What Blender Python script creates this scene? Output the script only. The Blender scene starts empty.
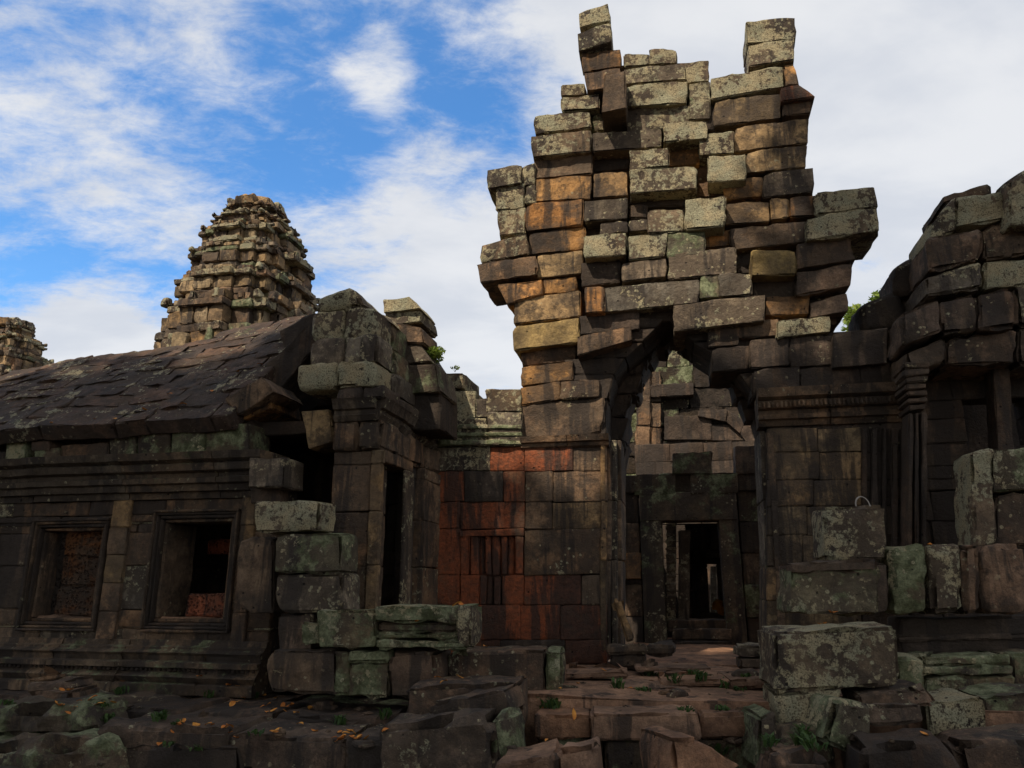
import bpy, math, random
import numpy as np
from mathutils import Vector, Matrix

random.seed(7)
RS = np.random.RandomState(11)
SC = bpy.context.scene
COL = SC.collection

# ------------------------------------------------------------------ camera
F, PITCH, EYE = 750.0, math.radians(14.6), 1.6
cam = bpy.data.cameras.new('camera'); cam_o = bpy.data.objects.new('camera', cam); COL.objects.link(cam_o)
cam.sensor_width = 36; cam.lens = 36 * F / 1024; cam.clip_start = .05; cam.clip_end = 2000
cam_o.location = (0, 0, EYE); cam_o.rotation_euler = (math.pi / 2 + PITCH, 0, 0)
SC.camera = cam_o
SC.render.resolution_x, SC.render.resolution_y = 1024, 768
SC.view_settings.view_transform = 'Standard'; SC.view_settings.look = 'None'
SC.view_settings.exposure = 0.95; SC.view_settings.gamma = 1

# ------------------------------------------------------------------ sun and sky
SUN_EL, SUN_AZ = math.radians(50), math.radians(180 + 38)
S = Vector((math.sin(SUN_AZ) * math.cos(SUN_EL), math.cos(SUN_AZ) * math.cos(SUN_EL), math.sin(SUN_EL)))
sl = bpy.data.lights.new('sun', 'SUN'); sl.energy = 2.75; sl.angle = math.radians(.53); sl.color = (1, .9, .76)
so = bpy.data.objects.new('sun', sl); COL.objects.link(so)
so.rotation_euler = S.to_track_quat('Z', 'Y').to_euler(); so.location = (-20, -20, 40)

def ray(px, py):
    x, y = (px - 512) / F, (384 - py) / F
    c, s = math.cos(PITCH), math.sin(PITCH)
    return Vector((x, c - y * s, s + y * c))

class NT:                                                    # small node helper
    def __init__(self, t): self.t = t; self.n = t.nodes; self.l = t.links
    def new(self, ty, **kw):
        n = self.n.new(ty)
        for k, v in kw.items(): setattr(n, k, v)
        return n
    def put(self, sock, v):
        if isinstance(v, bpy.types.NodeSocket): self.l.new(v, sock)
        elif v is not None:
            try: sock.default_value = v
            except Exception: sock.default_value = tuple(v) + (1,)
    def math(self, op, a, b=None, c=None, clamp=False):
        n = self.new('ShaderNodeMath', operation=op, use_clamp=clamp)
        for i, v in enumerate((a, b, c)): self.put(n.inputs[i], v)
        return n.outputs[0]
    def vmath(self, op, a, b=None):
        n = self.new('ShaderNodeVectorMath', operation=op)
        self.put(n.inputs[0], a)
        if b is not None: self.put(n.inputs[1], b)
        return n.outputs['Value'] if op in ('DOT_PRODUCT', 'LENGTH') else n.outputs['Vector']
    def noise(self, vec, scale, detail=6, rough=.6, dist=0):
        n = self.new('ShaderNodeTexNoise'); self.put(n.inputs['Vector'], vec)
        self.put(n.inputs['Scale'], scale); n.inputs['Detail'].default_value = detail
        n.inputs['Roughness'].default_value = rough; n.inputs['Distortion'].default_value = dist
        return n.outputs['Fac']
    def sstep(self, v, a, b, lo=0, hi=1):
        n = self.new('ShaderNodeMapRange', interpolation_type='SMOOTHSTEP')
        for i, x in enumerate((v, a, b, lo, hi)): self.put(n.inputs[i], x)
        return n.outputs[0]
    def lin(self, v, a, b, lo=0, hi=1):
        n = self.new('ShaderNodeMapRange')
        for i, x in enumerate((v, a, b, lo, hi)): self.put(n.inputs[i], x)
        return n.outputs[0]
    def mix(self, f, a, b, mode='MIX'):
        n = self.new('ShaderNodeMix', data_type='RGBA', blend_type=mode)
        self.put(n.inputs[0], f); self.put(n.inputs[6], a); self.put(n.inputs[7], b)
        return n.outputs[2]
    def attr(self, name):
        return self.new('ShaderNodeAttribute', attribute_name=name)

def build_world():
    w = bpy.data.worlds.new('World'); SC.world = w; w.use_nodes = True
    t = NT(w.node_tree); t.n.clear()
    out = t.new('ShaderNodeOutputWorld'); bg = t.new('ShaderNodeBackground'); bg.inputs['Strength'].default_value = .13
    t.l.new(bg.outputs[0], out.inputs[0])
    sky = t.new('ShaderNodeTexSky', sky_type='NISHITA'); sky.sun_disc = False
    sky.sun_elevation = SUN_EL; sky.sun_rotation = SUN_AZ; sky.air_density = 1.0; sky.dust_density = .2; sky.ozone_density = 3.0
    hsv = t.new('ShaderNodeHueSaturation'); t.l.new(sky.outputs[0], hsv.inputs['Color'])
    hsv.inputs['Saturation'].default_value = 1.3; hsv.inputs['Value'].default_value = .95
    d = t.new('ShaderNodeTexCoord').outputs['Generated']
    sp = t.new('ShaderNodeSeparateXYZ'); t.l.new(d, sp.inputs[0])
    z = t.math('ADD', t.math('MAXIMUM', sp.outputs[2], 0), .22)
    cb = t.new('ShaderNodeCombineXYZ')
    t.put(cb.inputs[0], t.math('DIVIDE', sp.outputs[0], z)); t.put(cb.inputs[1], t.math('DIVIDE', sp.outputs[1], z))
    mp = t.new('ShaderNodeMapping'); t.l.new(cb.outputs[0], mp.inputs[0])
    mp.inputs['Rotation'].default_value = (0, 0, math.radians(-28)); mp.inputs['Scale'].default_value = (1.0, 1.55, 1)
    mp.inputs['Location'].default_value = (3.1, 1.4, 0)
    n1 = t.noise(mp.outputs[0], 2.3, 10, .60, .25)
    n2 = t.noise(mp.outputs[0], 7.5, 9, .68, .3)
    den = t.math('ADD', t.math('MULTIPLY', n1, .52), t.math('MULTIPLY', n2, .48))
    den = t.math('ADD', den, t.sstep(sp.outputs[1], .35, -.2, .015, .14))          # the sky behind the viewer is mostly cloud
    n4 = t.noise(mp.outputs[0], 19, 6, .65, .4)
    den = t.math('ADD', den, t.math('MULTIPLY', t.math('SUBTRACT', n4, .5), .16))
    lobes = [(315, 50, 8, -.07), (460, 50, 7, -.09), (60, 25, 8, -.07), (130, 120, 8, -.05), (235, 70, 6, -.05), (330, 160, 6, -.09), (30, 10, 5, -.08), (490, 120, 5, -.04), (190, 290, 6, -.07), (40, 265, 6, -.09), (300, 235, 6, -.06), (240, 180, 5, -.04),
             (375, 70, 3.5, .17), (180, 30, 6, .06), (860, 120, 24, .26), (480, 330, 10, .20), (90, 350, 6, .22), (110, 150, 9, .05), (380, 270, 8, .06), (540, 20, 8, .09), (1000, 150, 20, .15), (430, 200, 6, .05),
             (60, 70, 7, .02), (150, 60, 4, -.05), (230, 130, 5, -.04), (20, 190, 5, -.04), (120, 260, 5, -.03), (895, 285, 6, -.24), (700, 60, 4, -.04)]
    for px, py, deg, wgt in lobes:
        v = ray(px, py).normalized()
        dt = t.vmath('DOT_PRODUCT', d, tuple(v))
        den = t.math('ADD', den, t.sstep(dt, math.cos(math.radians(deg)), 1.0, 0, wgt))
    fac = t.math('ADD', .05, t.math('MULTIPLY', t.sstep(den, .345, .645), .93))
    shade = t.noise(mp.outputs[0], 2.6, 6, .55, .2)
    cc = t.mix(t.sstep(shade, .35, .68), (2.75, 2.85, 3.05), (3.4, 3.42, 3.46))
    colr = t.mix(t.math('MULTIPLY', fac, .96), hsv.outputs[0], cc)
    t.l.new(colr, bg.inputs['Color'])
build_world()

# ------------------------------------------------------------------ numpy noise
_perm = RS.permutation(256).astype(np.int64); _val = RS.rand(256)
def vnoise(p):
    i = np.floor(p).astype(np.int64); f = p - i; f = f * f * (3 - 2 * f)
    def h(dx, dy, dz):
        return _val[_perm[(_perm[(_perm[(i[:, 0] + dx) & 255] + i[:, 1] + dy) & 255] + i[:, 2] + dz) & 255]]
    r = 0
    for dx in (0, 1):
        wx = f[:, 0] if dx else 1 - f[:, 0]
        for dy in (0, 1):
            wy = f[:, 1] if dy else 1 - f[:, 1]
            for dz in (0, 1):
                r = r + wx * wy * (f[:, 2] if dz else 1 - f[:, 2]) * h(dx, dy, dz)
    return r * 2 - 1

# ------------------------------------------------------------------ planes and mesh builder
class Plane:
    def __init__(self, px, Y, yaw):
        self.a = math.radians(yaw)
        self.o = Vector(((px - 512) / 775.3 * Y, Y, 0))
        self.u = Vector((math.cos(self.a), -math.sin(self.a), 0)); self.n = Vector((-math.sin(self.a), -math.cos(self.a), 0))
    def uz(self, px, py, d=0):
        r = ray(px, py); o = self.o + self.n * d
        c = Vector((0, 0, EYE))
        k = (o - c).dot(self.n) / r.dot(self.n); p = c + r * k
        return (p - o).dot(self.u), p.z
    def pt(self, u, z, d=0): return self.o + self.u * u + self.n * d + Vector((0, 0, z))

KINDS = {  # base tint (albedo), lichen, moss, soot
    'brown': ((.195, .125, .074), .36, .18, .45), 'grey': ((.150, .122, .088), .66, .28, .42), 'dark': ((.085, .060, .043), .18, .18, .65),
    'orange': ((.38, .195, .068), .18, .0, .45), 'tan': ((.29, .190, .092), .24, .10, .38), 'yellow': ((.31, .210, .080), .08, .12, .25),
    'red': ((.19, .105, .060), .05, .0, .5), 'redbrown': ((.180, .105, .062), .12, .12, .6), 'lichen': ((.140, .104, .068), 1.0, .38, .4),
    'green': ((.14, .116, .072), .68, 1.02, .35), 'mauve': ((.155, .104, .070), .44, .30, .45), 'pale': ((.21, .165, .115), .66, .3, .4),
    'path': ((.29, .168, .102), .12, .16, .22), 'mossy': ((.120, .090, .058), .42, .82, .45),
}
STAIN = {'red': 1.0, 'redbrown': .88, 'orange': .0}
_tpl = {}
def template(nx, ny, nz):
    k = (nx, ny, nz)
    if k in _tpl: return _tpl[k]
    idx = {}; ijk = []
    def vid(i, j, l):
        q = (i, j, l)
        if q not in idx: idx[q] = len(ijk); ijk.append(q)
        return idx[q]
    fs = []
    for i in range(nx):
        for j in range(ny):
            fs.append((vid(i, j, 0), vid(i, j + 1, 0), vid(i + 1, j + 1, 0), vid(i + 1, j, 0)))
            fs.append((vid(i, j, nz), vid(i + 1, j, nz), vid(i + 1, j + 1, nz), vid(i, j + 1, nz)))
    for i in range(nx):
        for l in range(nz):
            fs.append((vid(i, 0, l), vid(i + 1, 0, l), vid(i + 1, 0, l + 1), vid(i, 0, l + 1)))
            fs.append((vid(i, ny, l), vid(i, ny, l + 1), vid(i + 1, ny, l + 1), vid(i + 1, ny, l)))
    for j in range(ny):
        for l in range(nz):
            fs.append((vid(0, j, l), vid(0, j, l + 1), vid(0, j + 1, l + 1), vid(0, j + 1, l)))
            fs.append((vid(nx, j, l), vid(nx, j + 1, l), vid(nx, j + 1, l + 1), vid(nx, j, l + 1)))
    _tpl[k] = (np.array(ijk), np.array(fs)); return _tpl[k]

def axis(n, L, r):
    if n < 3: return np.linspace(0, L, n + 1)
    return np.concatenate([[0], np.linspace(r, L - r, n - 1), [L]])

class MB:
    def __init__(self): self.v = []; self.f = []; self.tint = []; self.lm = []; self.n = 0
    def add(self, v, f, kind='grey', var=.25):
        v = np.asarray(v, float); f = np.asarray(f)
        self.v.append(v); self.f.append(f + self.n); self.n += len(v)
        t, li, mo, so_ = KINDS[kind] if isinstance(kind, str) else kind; stn = STAIN.get(kind, 0) if isinstance(kind, str) else 0
        k = 1.3 * (1 + random.uniform(-var, var)); w = random.uniform(-.08, .08)
        row = (t[0] * k * (1 + w), t[1] * k, t[2] * k * (1 - w), random.random())
        self.tint.append(np.tile(row, (len(v), 1)))
        self.lm.append(np.tile((max(0, li + random.uniform(-.15, .15)), max(0, mo + random.uniform(-.15, .15)), so_, stn), (len(v), 1)))
    def hexa(self, c, kind='grey', r=.012, rough=.010, res=.11, dres=.22, chip=1.0, var=.25):
        """c: 8 corners [front TL,TR,BR,BL, back TL,TR,BR,BL] -> a weathered block"""
        c = np.array([tuple(x) for x in c], float)
        L = [np.linalg.norm(c[1] - c[0] + c[2] - c[3]) / 2, np.linalg.norm(c[4] - c[0] + c[6] - c[2]) / 2, np.linalg.norm(c[0] - c[3] + c[1] - c[2]) / 2]
        r = min(r, min(L) * .3)
        n = [int(np.clip(round(L[0] / res) + 2, 3, 16)), int(np.clip(round(L[1] / dres) + 2, 3, 9)), int(np.clip(round(L[2] / res) + 2, 3, 14))]
        ijk, fs = template(*n)
        P = np.stack([axis(n[a], L[a], r)[ijk[:, a]] for a in range(3)], 1)
        Lm = np.array(L); C = np.clip(P, r, Lm - r); D = P - C
        ln = np.linalg.norm(D, axis=1, keepdims=True); ln[ln == 0] = 1
        N = D / ln; Q = C + N * r
        edge = (np.abs(D) > 1e-9).sum(1) > 1
        T = Q / Lm; a, b, e = T[:, 0:1], T[:, 1:2], T[:, 2:3]       # a: along, b: depth, e: up
        fr = (c[3] * (1 - a) + c[2] * a) * (1 - e) + (c[0] * (1 - a) + c[1] * a) * e
        bk = (c[7] * (1 - a) + c[6] * a) * (1 - e) + (c[4] * (1 - a) + c[5] * a) * e
        W = fr * (1 - b) + bk * b
        ax = (c[1] - c[0]) / max(np.linalg.norm(c[1] - c[0]), 1e-6); dp = (c[4] - c[0]) / max(np.linalg.norm(c[4] - c[0]), 1e-6); up = np.cross(ax, dp); up = up / max(np.linalg.norm(up), 1e-6)
        if np.dot(up, c[0] - c[3]) < 0: up = -up
        NW = N[:, 0:1] * ax + N[:, 1:2] * dp + N[:, 2:3] * up
        off = RS.rand(3) * 90
        disp = vnoise(W * 3.2 + off) * rough * .9 + vnoise(W * 9 + off) * rough * .9 + vnoise(W * 22) * rough * .35
        ch = np.clip(vnoise(W * 4.5 + off + 31) - .12, 0, 1) * 2.2 + np.clip(vnoise(W * 11 + off + 7), 0, 1) * .6
        disp = disp - edge * ch * rough * 3.0 * chip
        W = W + NW * disp[:, None]
        if chip > 1.2:
            cen = c.mean(0); mL = min(L[0], L[2], L[1] * 1.5)
            for q in range(4):
                if random.random() < .38:
                    Rc = mL * random.uniform(.18, .5); dd = np.linalg.norm((W - c[q]) * (1 + .5 * RS.rand(3)), axis=1); w_ = np.clip(1 - dd / Rc, 0, 1)
                    W = W + (cen - c[q]) / np.linalg.norm(cen - c[q]) * (np.minimum(w_, .6) * Rc * random.uniform(.25, .5))[:, None]
        self.add(W, fs, kind, var)
    def px(self, pl, x0, y0, x1, y1, s=0., d=0., t=.9, kind='grey', **kw):
        xc = (x0 + x1) / 2
        q = [(x0, y0 + s * (x0 - xc)), (x1, y0 + s * (x1 - xc)), (x1, y1 + s * (x1 - xc)), (x0, y1 + s * (x0 - xc))]
        self.quad(pl, q, d, t, kind, **kw)
    def quad(self, pl, q, d=0., t=.9, kind='grey', jit=.010, gap=.004, taper=0, **kw):
        u = [pl.uz(x, y, d) for x, y in q]
        g = [(gap, -gap), (-gap, -gap), (-gap, gap), (gap, gap)]
        u = [(a + gx + random.uniform(-jit, jit), z + gz + random.uniform(-jit, jit)) for (a, z), (gx, gz) in zip(u, g)]
        dj = [d + random.uniform(-jit, jit) * 1.5 for _ in range(4)]
        uc, zc = sum(a for a, z in u) / 4, sum(z for a, z in u) / 4
        c = [pl.pt(a, z, dd) for (a, z), dd in zip(u, dj)] + [pl.pt(uc + (a - uc) * (1 - taper), zc + (z - zc) * (1 - taper), d - t) for a, z in u]
        self.hexa(c, kind, **kw)
    def box(self, pl, u0, u1, z0, z1, d=0., t=.3, kind='grey', jit=.004, gap=.003, **kw):
        J = lambda: random.uniform(-jit, jit)
        f = [(u0 + gap, z1 - gap), (u1 - gap, z1 - gap), (u1 - gap, z0 + gap), (u0 + gap, z0 + gap)]
        c = [pl.pt(a + J(), z + J(), d + J()) for a, z in f] + [pl.pt(a, z, d - t) for a, z in f]
        self.hexa(c, kind, **kw)
    def wall(self, pl, u0, u1, z0, z1, ch=.3, bw=.65, d=0., t=.35, kind='grey', holes=(), kinds=None, dj=.012, **kw):
        """courses of blocks with holes cut out (u0,u1,z0,z1)"""
        zs = [z0]
        while zs[-1] < z1 - ch * .6: zs.append(zs[-1] + ch * random.uniform(.8, 1.2))
        zs = [z0 + (z - z0) * (z1 - z0) / (zs[-1] - z0) for z in zs] if len(zs) > 1 else [z0, z1]
        zs = sorted(set(zs + [h for H in holes for h in (H[2], H[3]) if z0 < h < z1]))
        zs = [z for i, z in enumerate(zs) if i == 0 or z - zs[i - 1] > .05 or any(abs(z - h) < 1e-6 for H in holes for h in (H[2], H[3]))]
        for za, zb in zip(zs, zs[1:]):
            x = u0 - random.random() * bw * .5; cuts = []
            while x < u1: x += bw * random.uniform(.6, 1.35); cuts.append(x)
            segs = [(u0, u1)]
            for H in holes:
                if H[2] < (za + zb) / 2 < H[3]:
                    ns = []
                    for a, b in segs:
                        if H[1] <= a or H[0] >= b: ns.append((a, b)); continue
                        if H[0] > a: ns.append((a, H[0]))
                        if H[1] < b: ns.append((H[1], b))
                    segs = ns
            for a, b in segs:
                xs = [a] + [c for c in cuts if a + .12 < c < b - .12] + [b]
                for p, q in zip(xs, xs[1:]):
                    if q - p < .01: continue
                    k = kinds((p + q) / 2, (za + zb) / 2) if kinds else kind
                    self.box(pl, p, q, za, zb, d + random.uniform(-dj, dj), t, k, **kw)
    def mould(self, pl, u0, u1, prof, d=0., t=.3, kind='grey', seg=.8, step=.09, rough=.012, var=.2):
        """profile [(z, out)] from bottom to top swept along u, in stones of about seg metres"""
        x = u0
        while x < u1 - 1e-3:
            e = min(u1, x + seg * random.uniform(.7, 1.3))
            if u1 - e < seg * .35: e = u1
            n = max(2, int((e - x) / step)); us = np.linspace(x + .004, e - .004, n + 1)
            pr = [(prof[0][0], -t)] + list(prof) + [(prof[-1][0], -t)]
            sh, sz = random.uniform(-.012, .012), random.uniform(-.006, .006)
            m = len(pr); V = np.array([tuple(pl.pt(u, z + sz, d + o + (sh if 0 < k < m - 1 else 0))) for u in us for k, (z, o) in enumerate(pr)])
            nn = vnoise(V * 6 + 5) * rough + vnoise(V * 17) * rough * .7
            msk = np.tile([0] + [1] * (m - 2) + [0], n + 1)
            V = V + np.outer(nn * msk, np.array(tuple(pl.n)))
            fs = [(i * m + k, (i + 1) * m + k, (i + 1) * m + (k + 1) % m, i * m + (k + 1) % m) for i in range(n) for k in range(m)]
            self.add(V, fs, kind, var)
            c0, c1 = len(self.v), 0
            for i, rev in ((0, 0), (n, 1)):
                ring = [V[i * m + k] for k in range(m)]; cen = np.mean(ring, axis=0)
                tri = [(k, (k + 1) % m, m, m) if not rev else ((k + 1) % m, k, m, m) for k in range(m)]
                self.add(np.array(ring + [cen]), [t_[:3] + (t_[2],) for t_ in tri], kind, var)
            x = e
    def mesh(self, name, loc, smooth=True):
        V = np.concatenate(self.v) - np.array(tuple(loc)); Fq = np.concatenate([np.asarray(f).reshape(-1, 4) for f in self.f])
        tri = Fq[:, 2] == Fq[:, 3]
        lens = np.where(tri, 3, 4); mask = np.ones_like(Fq, bool); mask[tri, 3] = False
        loops = Fq[mask]
        me = bpy.data.meshes.new(name)
        me.vertices.add(len(V)); me.vertices.foreach_set('co', V.ravel())
        me.loops.add(len(loops)); me.loops.foreach_set('vertex_index', loops.astype(np.int32))
        me.polygons.add(len(Fq)); st = np.concatenate([[0], np.cumsum(lens)[:-1]])
        me.polygons.foreach_set('loop_start', st.astype(np.int32))
        me.polygons.foreach_set('use_smooth', np.full(len(Fq), smooth))
        me.update(calc_edges=True)
        a = me.attributes.new('tint', 'FLOAT_COLOR', 'POINT'); a.data.foreach_set('color', np.concatenate(self.tint).ravel())
        lm = np.concatenate(self.lm)
        for i, nm in enumerate(('lichen', 'moss', 'soot', 'stain')):
            a = me.attributes.new(nm, 'FLOAT', 'POINT'); a.data.foreach_set('value', np.ascontiguousarray(lm[:, i]))
        me.validate()
        if smooth: me.set_sharp_from_angle(angle=math.radians(33))
        return me
    def centre(self):
        V = np.concatenate(self.v); lo, hi = V.min(0), V.max(0)
        return Vector(((lo[0] + hi[0]) / 2, (lo[1] + hi[1]) / 2, lo[2]))

def tag(o, label, cat, group=None):
    o['label'] = label; o['category'] = cat
    if group: o['group'] = group
    return o
class Thing:
    def __init__(self, name, label, cat, loc, group=None):
        self.e = bpy.data.objects.new(name, None); COL.objects.link(self.e); self.e.location = loc; self.loc = Vector(loc)
        self.e.empty_display_size = .2; tag(self.e, label, cat, group)
    def part(self, name, mb, mat, parent=None, label=None, smooth=True):
        o = bpy.data.objects.new(name, mb.mesh(name, self.loc, smooth)); COL.objects.link(o); o.data.materials.append(mat)
        o.parent = parent or self.e
        if label: o['label'] = label
        return o
def single(name, label, cat, mb, mat, group=None, smooth=True):
    loc = mb.centre(); o = bpy.data.objects.new(name, mb.mesh(name, loc, smooth)); COL.objects.link(o); o.location = loc
    o.data.materials.append(mat); return tag(o, label, cat, group)
def structure(name, mb, mat):
    o = bpy.data.objects.new(name, mb.mesh(name, (0, 0, 0))); COL.objects.link(o); o.data.materials.append(mat); o['kind'] = 'structure'; return o

# ------------------------------------------------------------------ materials
def new_mat(name):
    m = bpy.data.materials.new(name); m.use_nodes = True; t = NT(m.node_tree)
    b = m.node_tree.nodes['Principled BSDF']; b.inputs['Roughness'].default_value = .9
    b.inputs['Specular IOR Level'].default_value = .25
    return m, t, b
def stone_mat(name, bump=1.0, pits=0.0, lich_scale=1.0):
    m, t, b = new_mat(name)
    pos = t.new('ShaderNodeNewGeometry'); P = pos.outputs['Position']
    ti = t.attr('tint'); rnd = ti.outputs['Alpha']
    off = t.new('ShaderNodeCombineXYZ'); t.put(off.inputs[0], t.math('MULTIPLY', rnd, 37)); t.put(off.inputs[1], t.math('MULTIPLY', rnd, 91)); t.put(off.inputs[2], t.math('MULTIPLY', rnd, 53))
    Q = t.vmath('ADD', P, off.outputs[0])
    big = t.noise(P, 1.1, 5, .6); n1 = t.noise(Q, 3.4, 8, .66); n2 = t.noise(Q, 19, 8, .7); n3 = t.noise(P, 70, 4, .7)
    # mottled base
    c = t.mix(t.sstep(n1, .3, .72), t.mix(1, ti.outputs['Color'], (.52, .50, .50, 1), 'MULTIPLY'), t.mix(1, ti.outputs['Color'], (1.34, 1.27, 1.18, 1), 'MULTIPLY'))
    sc = t.new('ShaderNodeSeparateColor'); t.l.new(ti.outputs['Color'], sc.inputs[0]); tl = t.new('ShaderNodeCombineColor')
    for i in range(3): t.put(tl.inputs[i], t.math('MULTIPLY', sc.outputs[0], 5.5, clamp=True))
    tl = tl.outputs[0]
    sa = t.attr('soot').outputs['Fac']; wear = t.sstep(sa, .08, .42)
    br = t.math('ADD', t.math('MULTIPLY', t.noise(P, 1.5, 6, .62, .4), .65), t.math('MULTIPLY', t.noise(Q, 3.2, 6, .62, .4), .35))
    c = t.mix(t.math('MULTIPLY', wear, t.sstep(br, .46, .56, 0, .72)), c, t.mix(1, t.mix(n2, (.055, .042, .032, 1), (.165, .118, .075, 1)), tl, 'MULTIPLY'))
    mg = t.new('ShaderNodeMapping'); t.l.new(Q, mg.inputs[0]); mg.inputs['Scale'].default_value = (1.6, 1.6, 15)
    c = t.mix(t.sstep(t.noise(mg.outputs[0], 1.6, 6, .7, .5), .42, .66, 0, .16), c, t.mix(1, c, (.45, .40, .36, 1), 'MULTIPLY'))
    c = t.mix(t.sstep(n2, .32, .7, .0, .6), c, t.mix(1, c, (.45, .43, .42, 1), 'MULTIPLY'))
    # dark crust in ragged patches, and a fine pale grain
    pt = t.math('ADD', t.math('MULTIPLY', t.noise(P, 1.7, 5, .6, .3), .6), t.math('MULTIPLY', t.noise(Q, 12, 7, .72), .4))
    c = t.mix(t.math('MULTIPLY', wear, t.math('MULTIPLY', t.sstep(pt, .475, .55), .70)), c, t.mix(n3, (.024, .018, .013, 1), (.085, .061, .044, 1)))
    c = t.mix(t.sstep(n3, .58, .70, 0, .55), c, t.mix(1, c, (1.9, 1.85, 1.7, 1), 'MULTIPLY'))
    stn = t.attr('stain').outputs['Fac']
    sn = t.math('ADD', t.math('MULTIPLY', t.noise(P, 1.35, 5, .6, .5), .75), t.math('MULTIPLY', t.noise(P, 9, 6, .7), .25))
    sf_ = t.math('MULTIPLY', t.sstep(stn, .05, .3), t.sstep(t.math('ADD', sn, t.math('MULTIPLY', t.math('SUBTRACT', stn, .6), .42)), .47, .66))
    c = t.mix(t.math('MULTIPLY', sf_, .88), c, t.mix(t.sstep(n2, .3, .7), (.12, .040, .020, 1), (.36, .095, .034, 1)))
    # black water streaks running down
    mp = t.new('ShaderNodeMapping'); t.l.new(P, mp.inputs[0]); mp.inputs['Scale'].default_value = (3.6, 3.6, .42)
    st = t.noise(mp.outputs[0], 1.0, 7, .62, .3)
    so_ = t.attr('soot').outputs['Fac']
    sf = t.sstep(t.math('ADD', st, t.math('MULTIPLY', t.math('SUBTRACT', so_, .5), .22)), .495, .57)
    c = t.mix(t.math('MULTIPLY', sf, .80), c, t.mix(n2, (.020, .016, .013, 1), (.055, .042, .033, 1)))
    up = t.new('ShaderNodeSeparateXYZ'); t.l.new(pos.outputs['Normal'], up.inputs[0]); upz = up.outputs[2]
    # moss and green algae
    mo = t.attr('moss').outputs['Fac']; mn = t.math('ADD', t.noise(P, 2.6, 7, .62), t.math('MULTIPLY', t.noise(P, 23, 5, .7), .25))
    mth = t.math('SUBTRACT', t.math('SUBTRACT', .93, t.math('MULTIPLY', mo, .345)), t.math('MULTIPLY', t.math('MAXIMUM', upz, 0), .06))
    mf = t.sstep(mn, mth, t.math('ADD', mth, .10))
    gcol = t.mix(t.sstep(t.noise(P, 7, 5, .6), .35, .65), (.085, .095, .040, 1), (.27, .285, .155, 1))
    gcol = t.mix(t.sstep(t.noise(P, 31, 6, .75), .42, .62, 0, .75), gcol, t.mix(1, gcol, (.4, .42, .4, 1), 'MULTIPLY'))
    c = t.mix(t.math('MULTIPLY', mf, .85), c, gcol)
    # pale lichen crust, in blotches broken by dark specks
    li = t.attr('lichen').outputs['Fac']
    ln = t.math('ADD', t.math('MULTIPLY', t.noise(P, 2.0 * lich_scale, 3, .6), .46), t.math('MULTIPLY', t.noise(Q, 13 * lich_scale, 8, .72), .54))
    lth = t.math('SUBTRACT', t.math('SUBTRACT', .70, t.math('MULTIPLY', li, .235)), t.math('MULTIPLY', t.math('MAXIMUM', upz, 0), .02))
    lf = t.sstep(ln, lth, t.math('ADD', lth, .035))
    vo = t.new('ShaderNodeTexVoronoi'); t.put(vo.inputs['Vector'], Q); vo.inputs['Scale'].default_value = 13
    spot = t.math('MULTIPLY', t.sstep(t.math('ADD', vo.outputs['Distance'], t.math('MULTIPLY', t.math('SUBTRACT', n2, .5), .55)), .28, .20), t.sstep(t.math('ADD', t.noise(Q, 2.2, 3), t.math('MULTIPLY', li, .15)), .63, .70))
    lf = t.math('MAXIMUM', lf, t.math('MULTIPLY', spot, t.sstep(li, .1, .4)))
    lf = t.math('MULTIPLY', lf, t.sstep(n3, .34, .54, .12, 1))
    lcol = t.mix(t.sstep(t.noise(P, 5, 3, .5), .38, .62), (.46, .375, .215, 1), (.39, .36, .225, 1))
    c = t.mix(t.math('MULTIPLY', lf, .9), c, lcol)
    h = t.math('ADD', t.math('MULTIPLY', n1, .55), t.math('MULTIPLY', n2, .55)); h = t.math('ADD', h, t.math('MULTIPLY', n3, .22)); h = t.math('ADD', h, t.math('MULTIPLY', lf, .10))
    if pits:
        v2 = t.new('ShaderNodeTexVoronoi'); t.put(v2.inputs['Vector'], P); v2.inputs['Scale'].default_value = 26
        h = t.math('ADD', h, t.math('MULTIPLY', t.sstep(v2.outputs['Distance'], .15, .5), pits))
        c = t.mix(t.sstep(v2.outputs['Distance'], .42, .16, 0, .55), c, (.03, .013, .008, 1))
    else:
        v2 = t.new('ShaderNodeTexVoronoi'); t.put(v2.inputs['Vector'], Q); v2.inputs['Scale'].default_value = 5.5
        ho = t.math('MULTIPLY', t.sstep(v2.outputs['Distance'], .09, .05), t.sstep(rnd, .35, .36))
        h = t.math('SUBTRACT', h, t.math('MULTIPLY', ho, .7)); c = t.mix(t.math('MULTIPLY', ho, .8), c, (.01, .008, .007, 1))
    bp = t.new('ShaderNodeBump'); bp.inputs['Strength'].default_value = 1; bp.inputs['Distance'].default_value = .05 * bump
    t.l.new(h, bp.inputs['Height']); t.l.new(bp.outputs[0], b.inputs['Normal']); t.l.new(c, b.inputs['Base Color'])
    return m
STONE = stone_mat('weathered_sandstone'); FAR = stone_mat('tower_sandstone', 1.6, lich_scale=.6); LATER = stone_mat('laterite', 1.0, .9)
ROOFM = stone_mat('roof_stone', 1.6)
def simple_mat(name, ca, cb_, scale=8, rough=.85, trans=0):
    m, t, b = new_mat(name); P = t.new('ShaderNodeTexCoord').outputs['Object']
    oi = t.new('ShaderNodeObjectInfo').outputs['Random']
    n = t.noise(P, scale, 5, .6)
    c = t.mix(t.sstep(t.math('ADD', n, t.math('MULTIPLY', t.math('SUBTRACT', oi, .5), .3)), .3, .7), ca, cb_)
    t.l.new(c, b.inputs['Base Color']); b.inputs['Roughness'].default_value = rough
    if trans: b.inputs['Transmission Weight'].default_value = 0; b.inputs['Subsurface Weight'].default_value = 0
    return m
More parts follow.
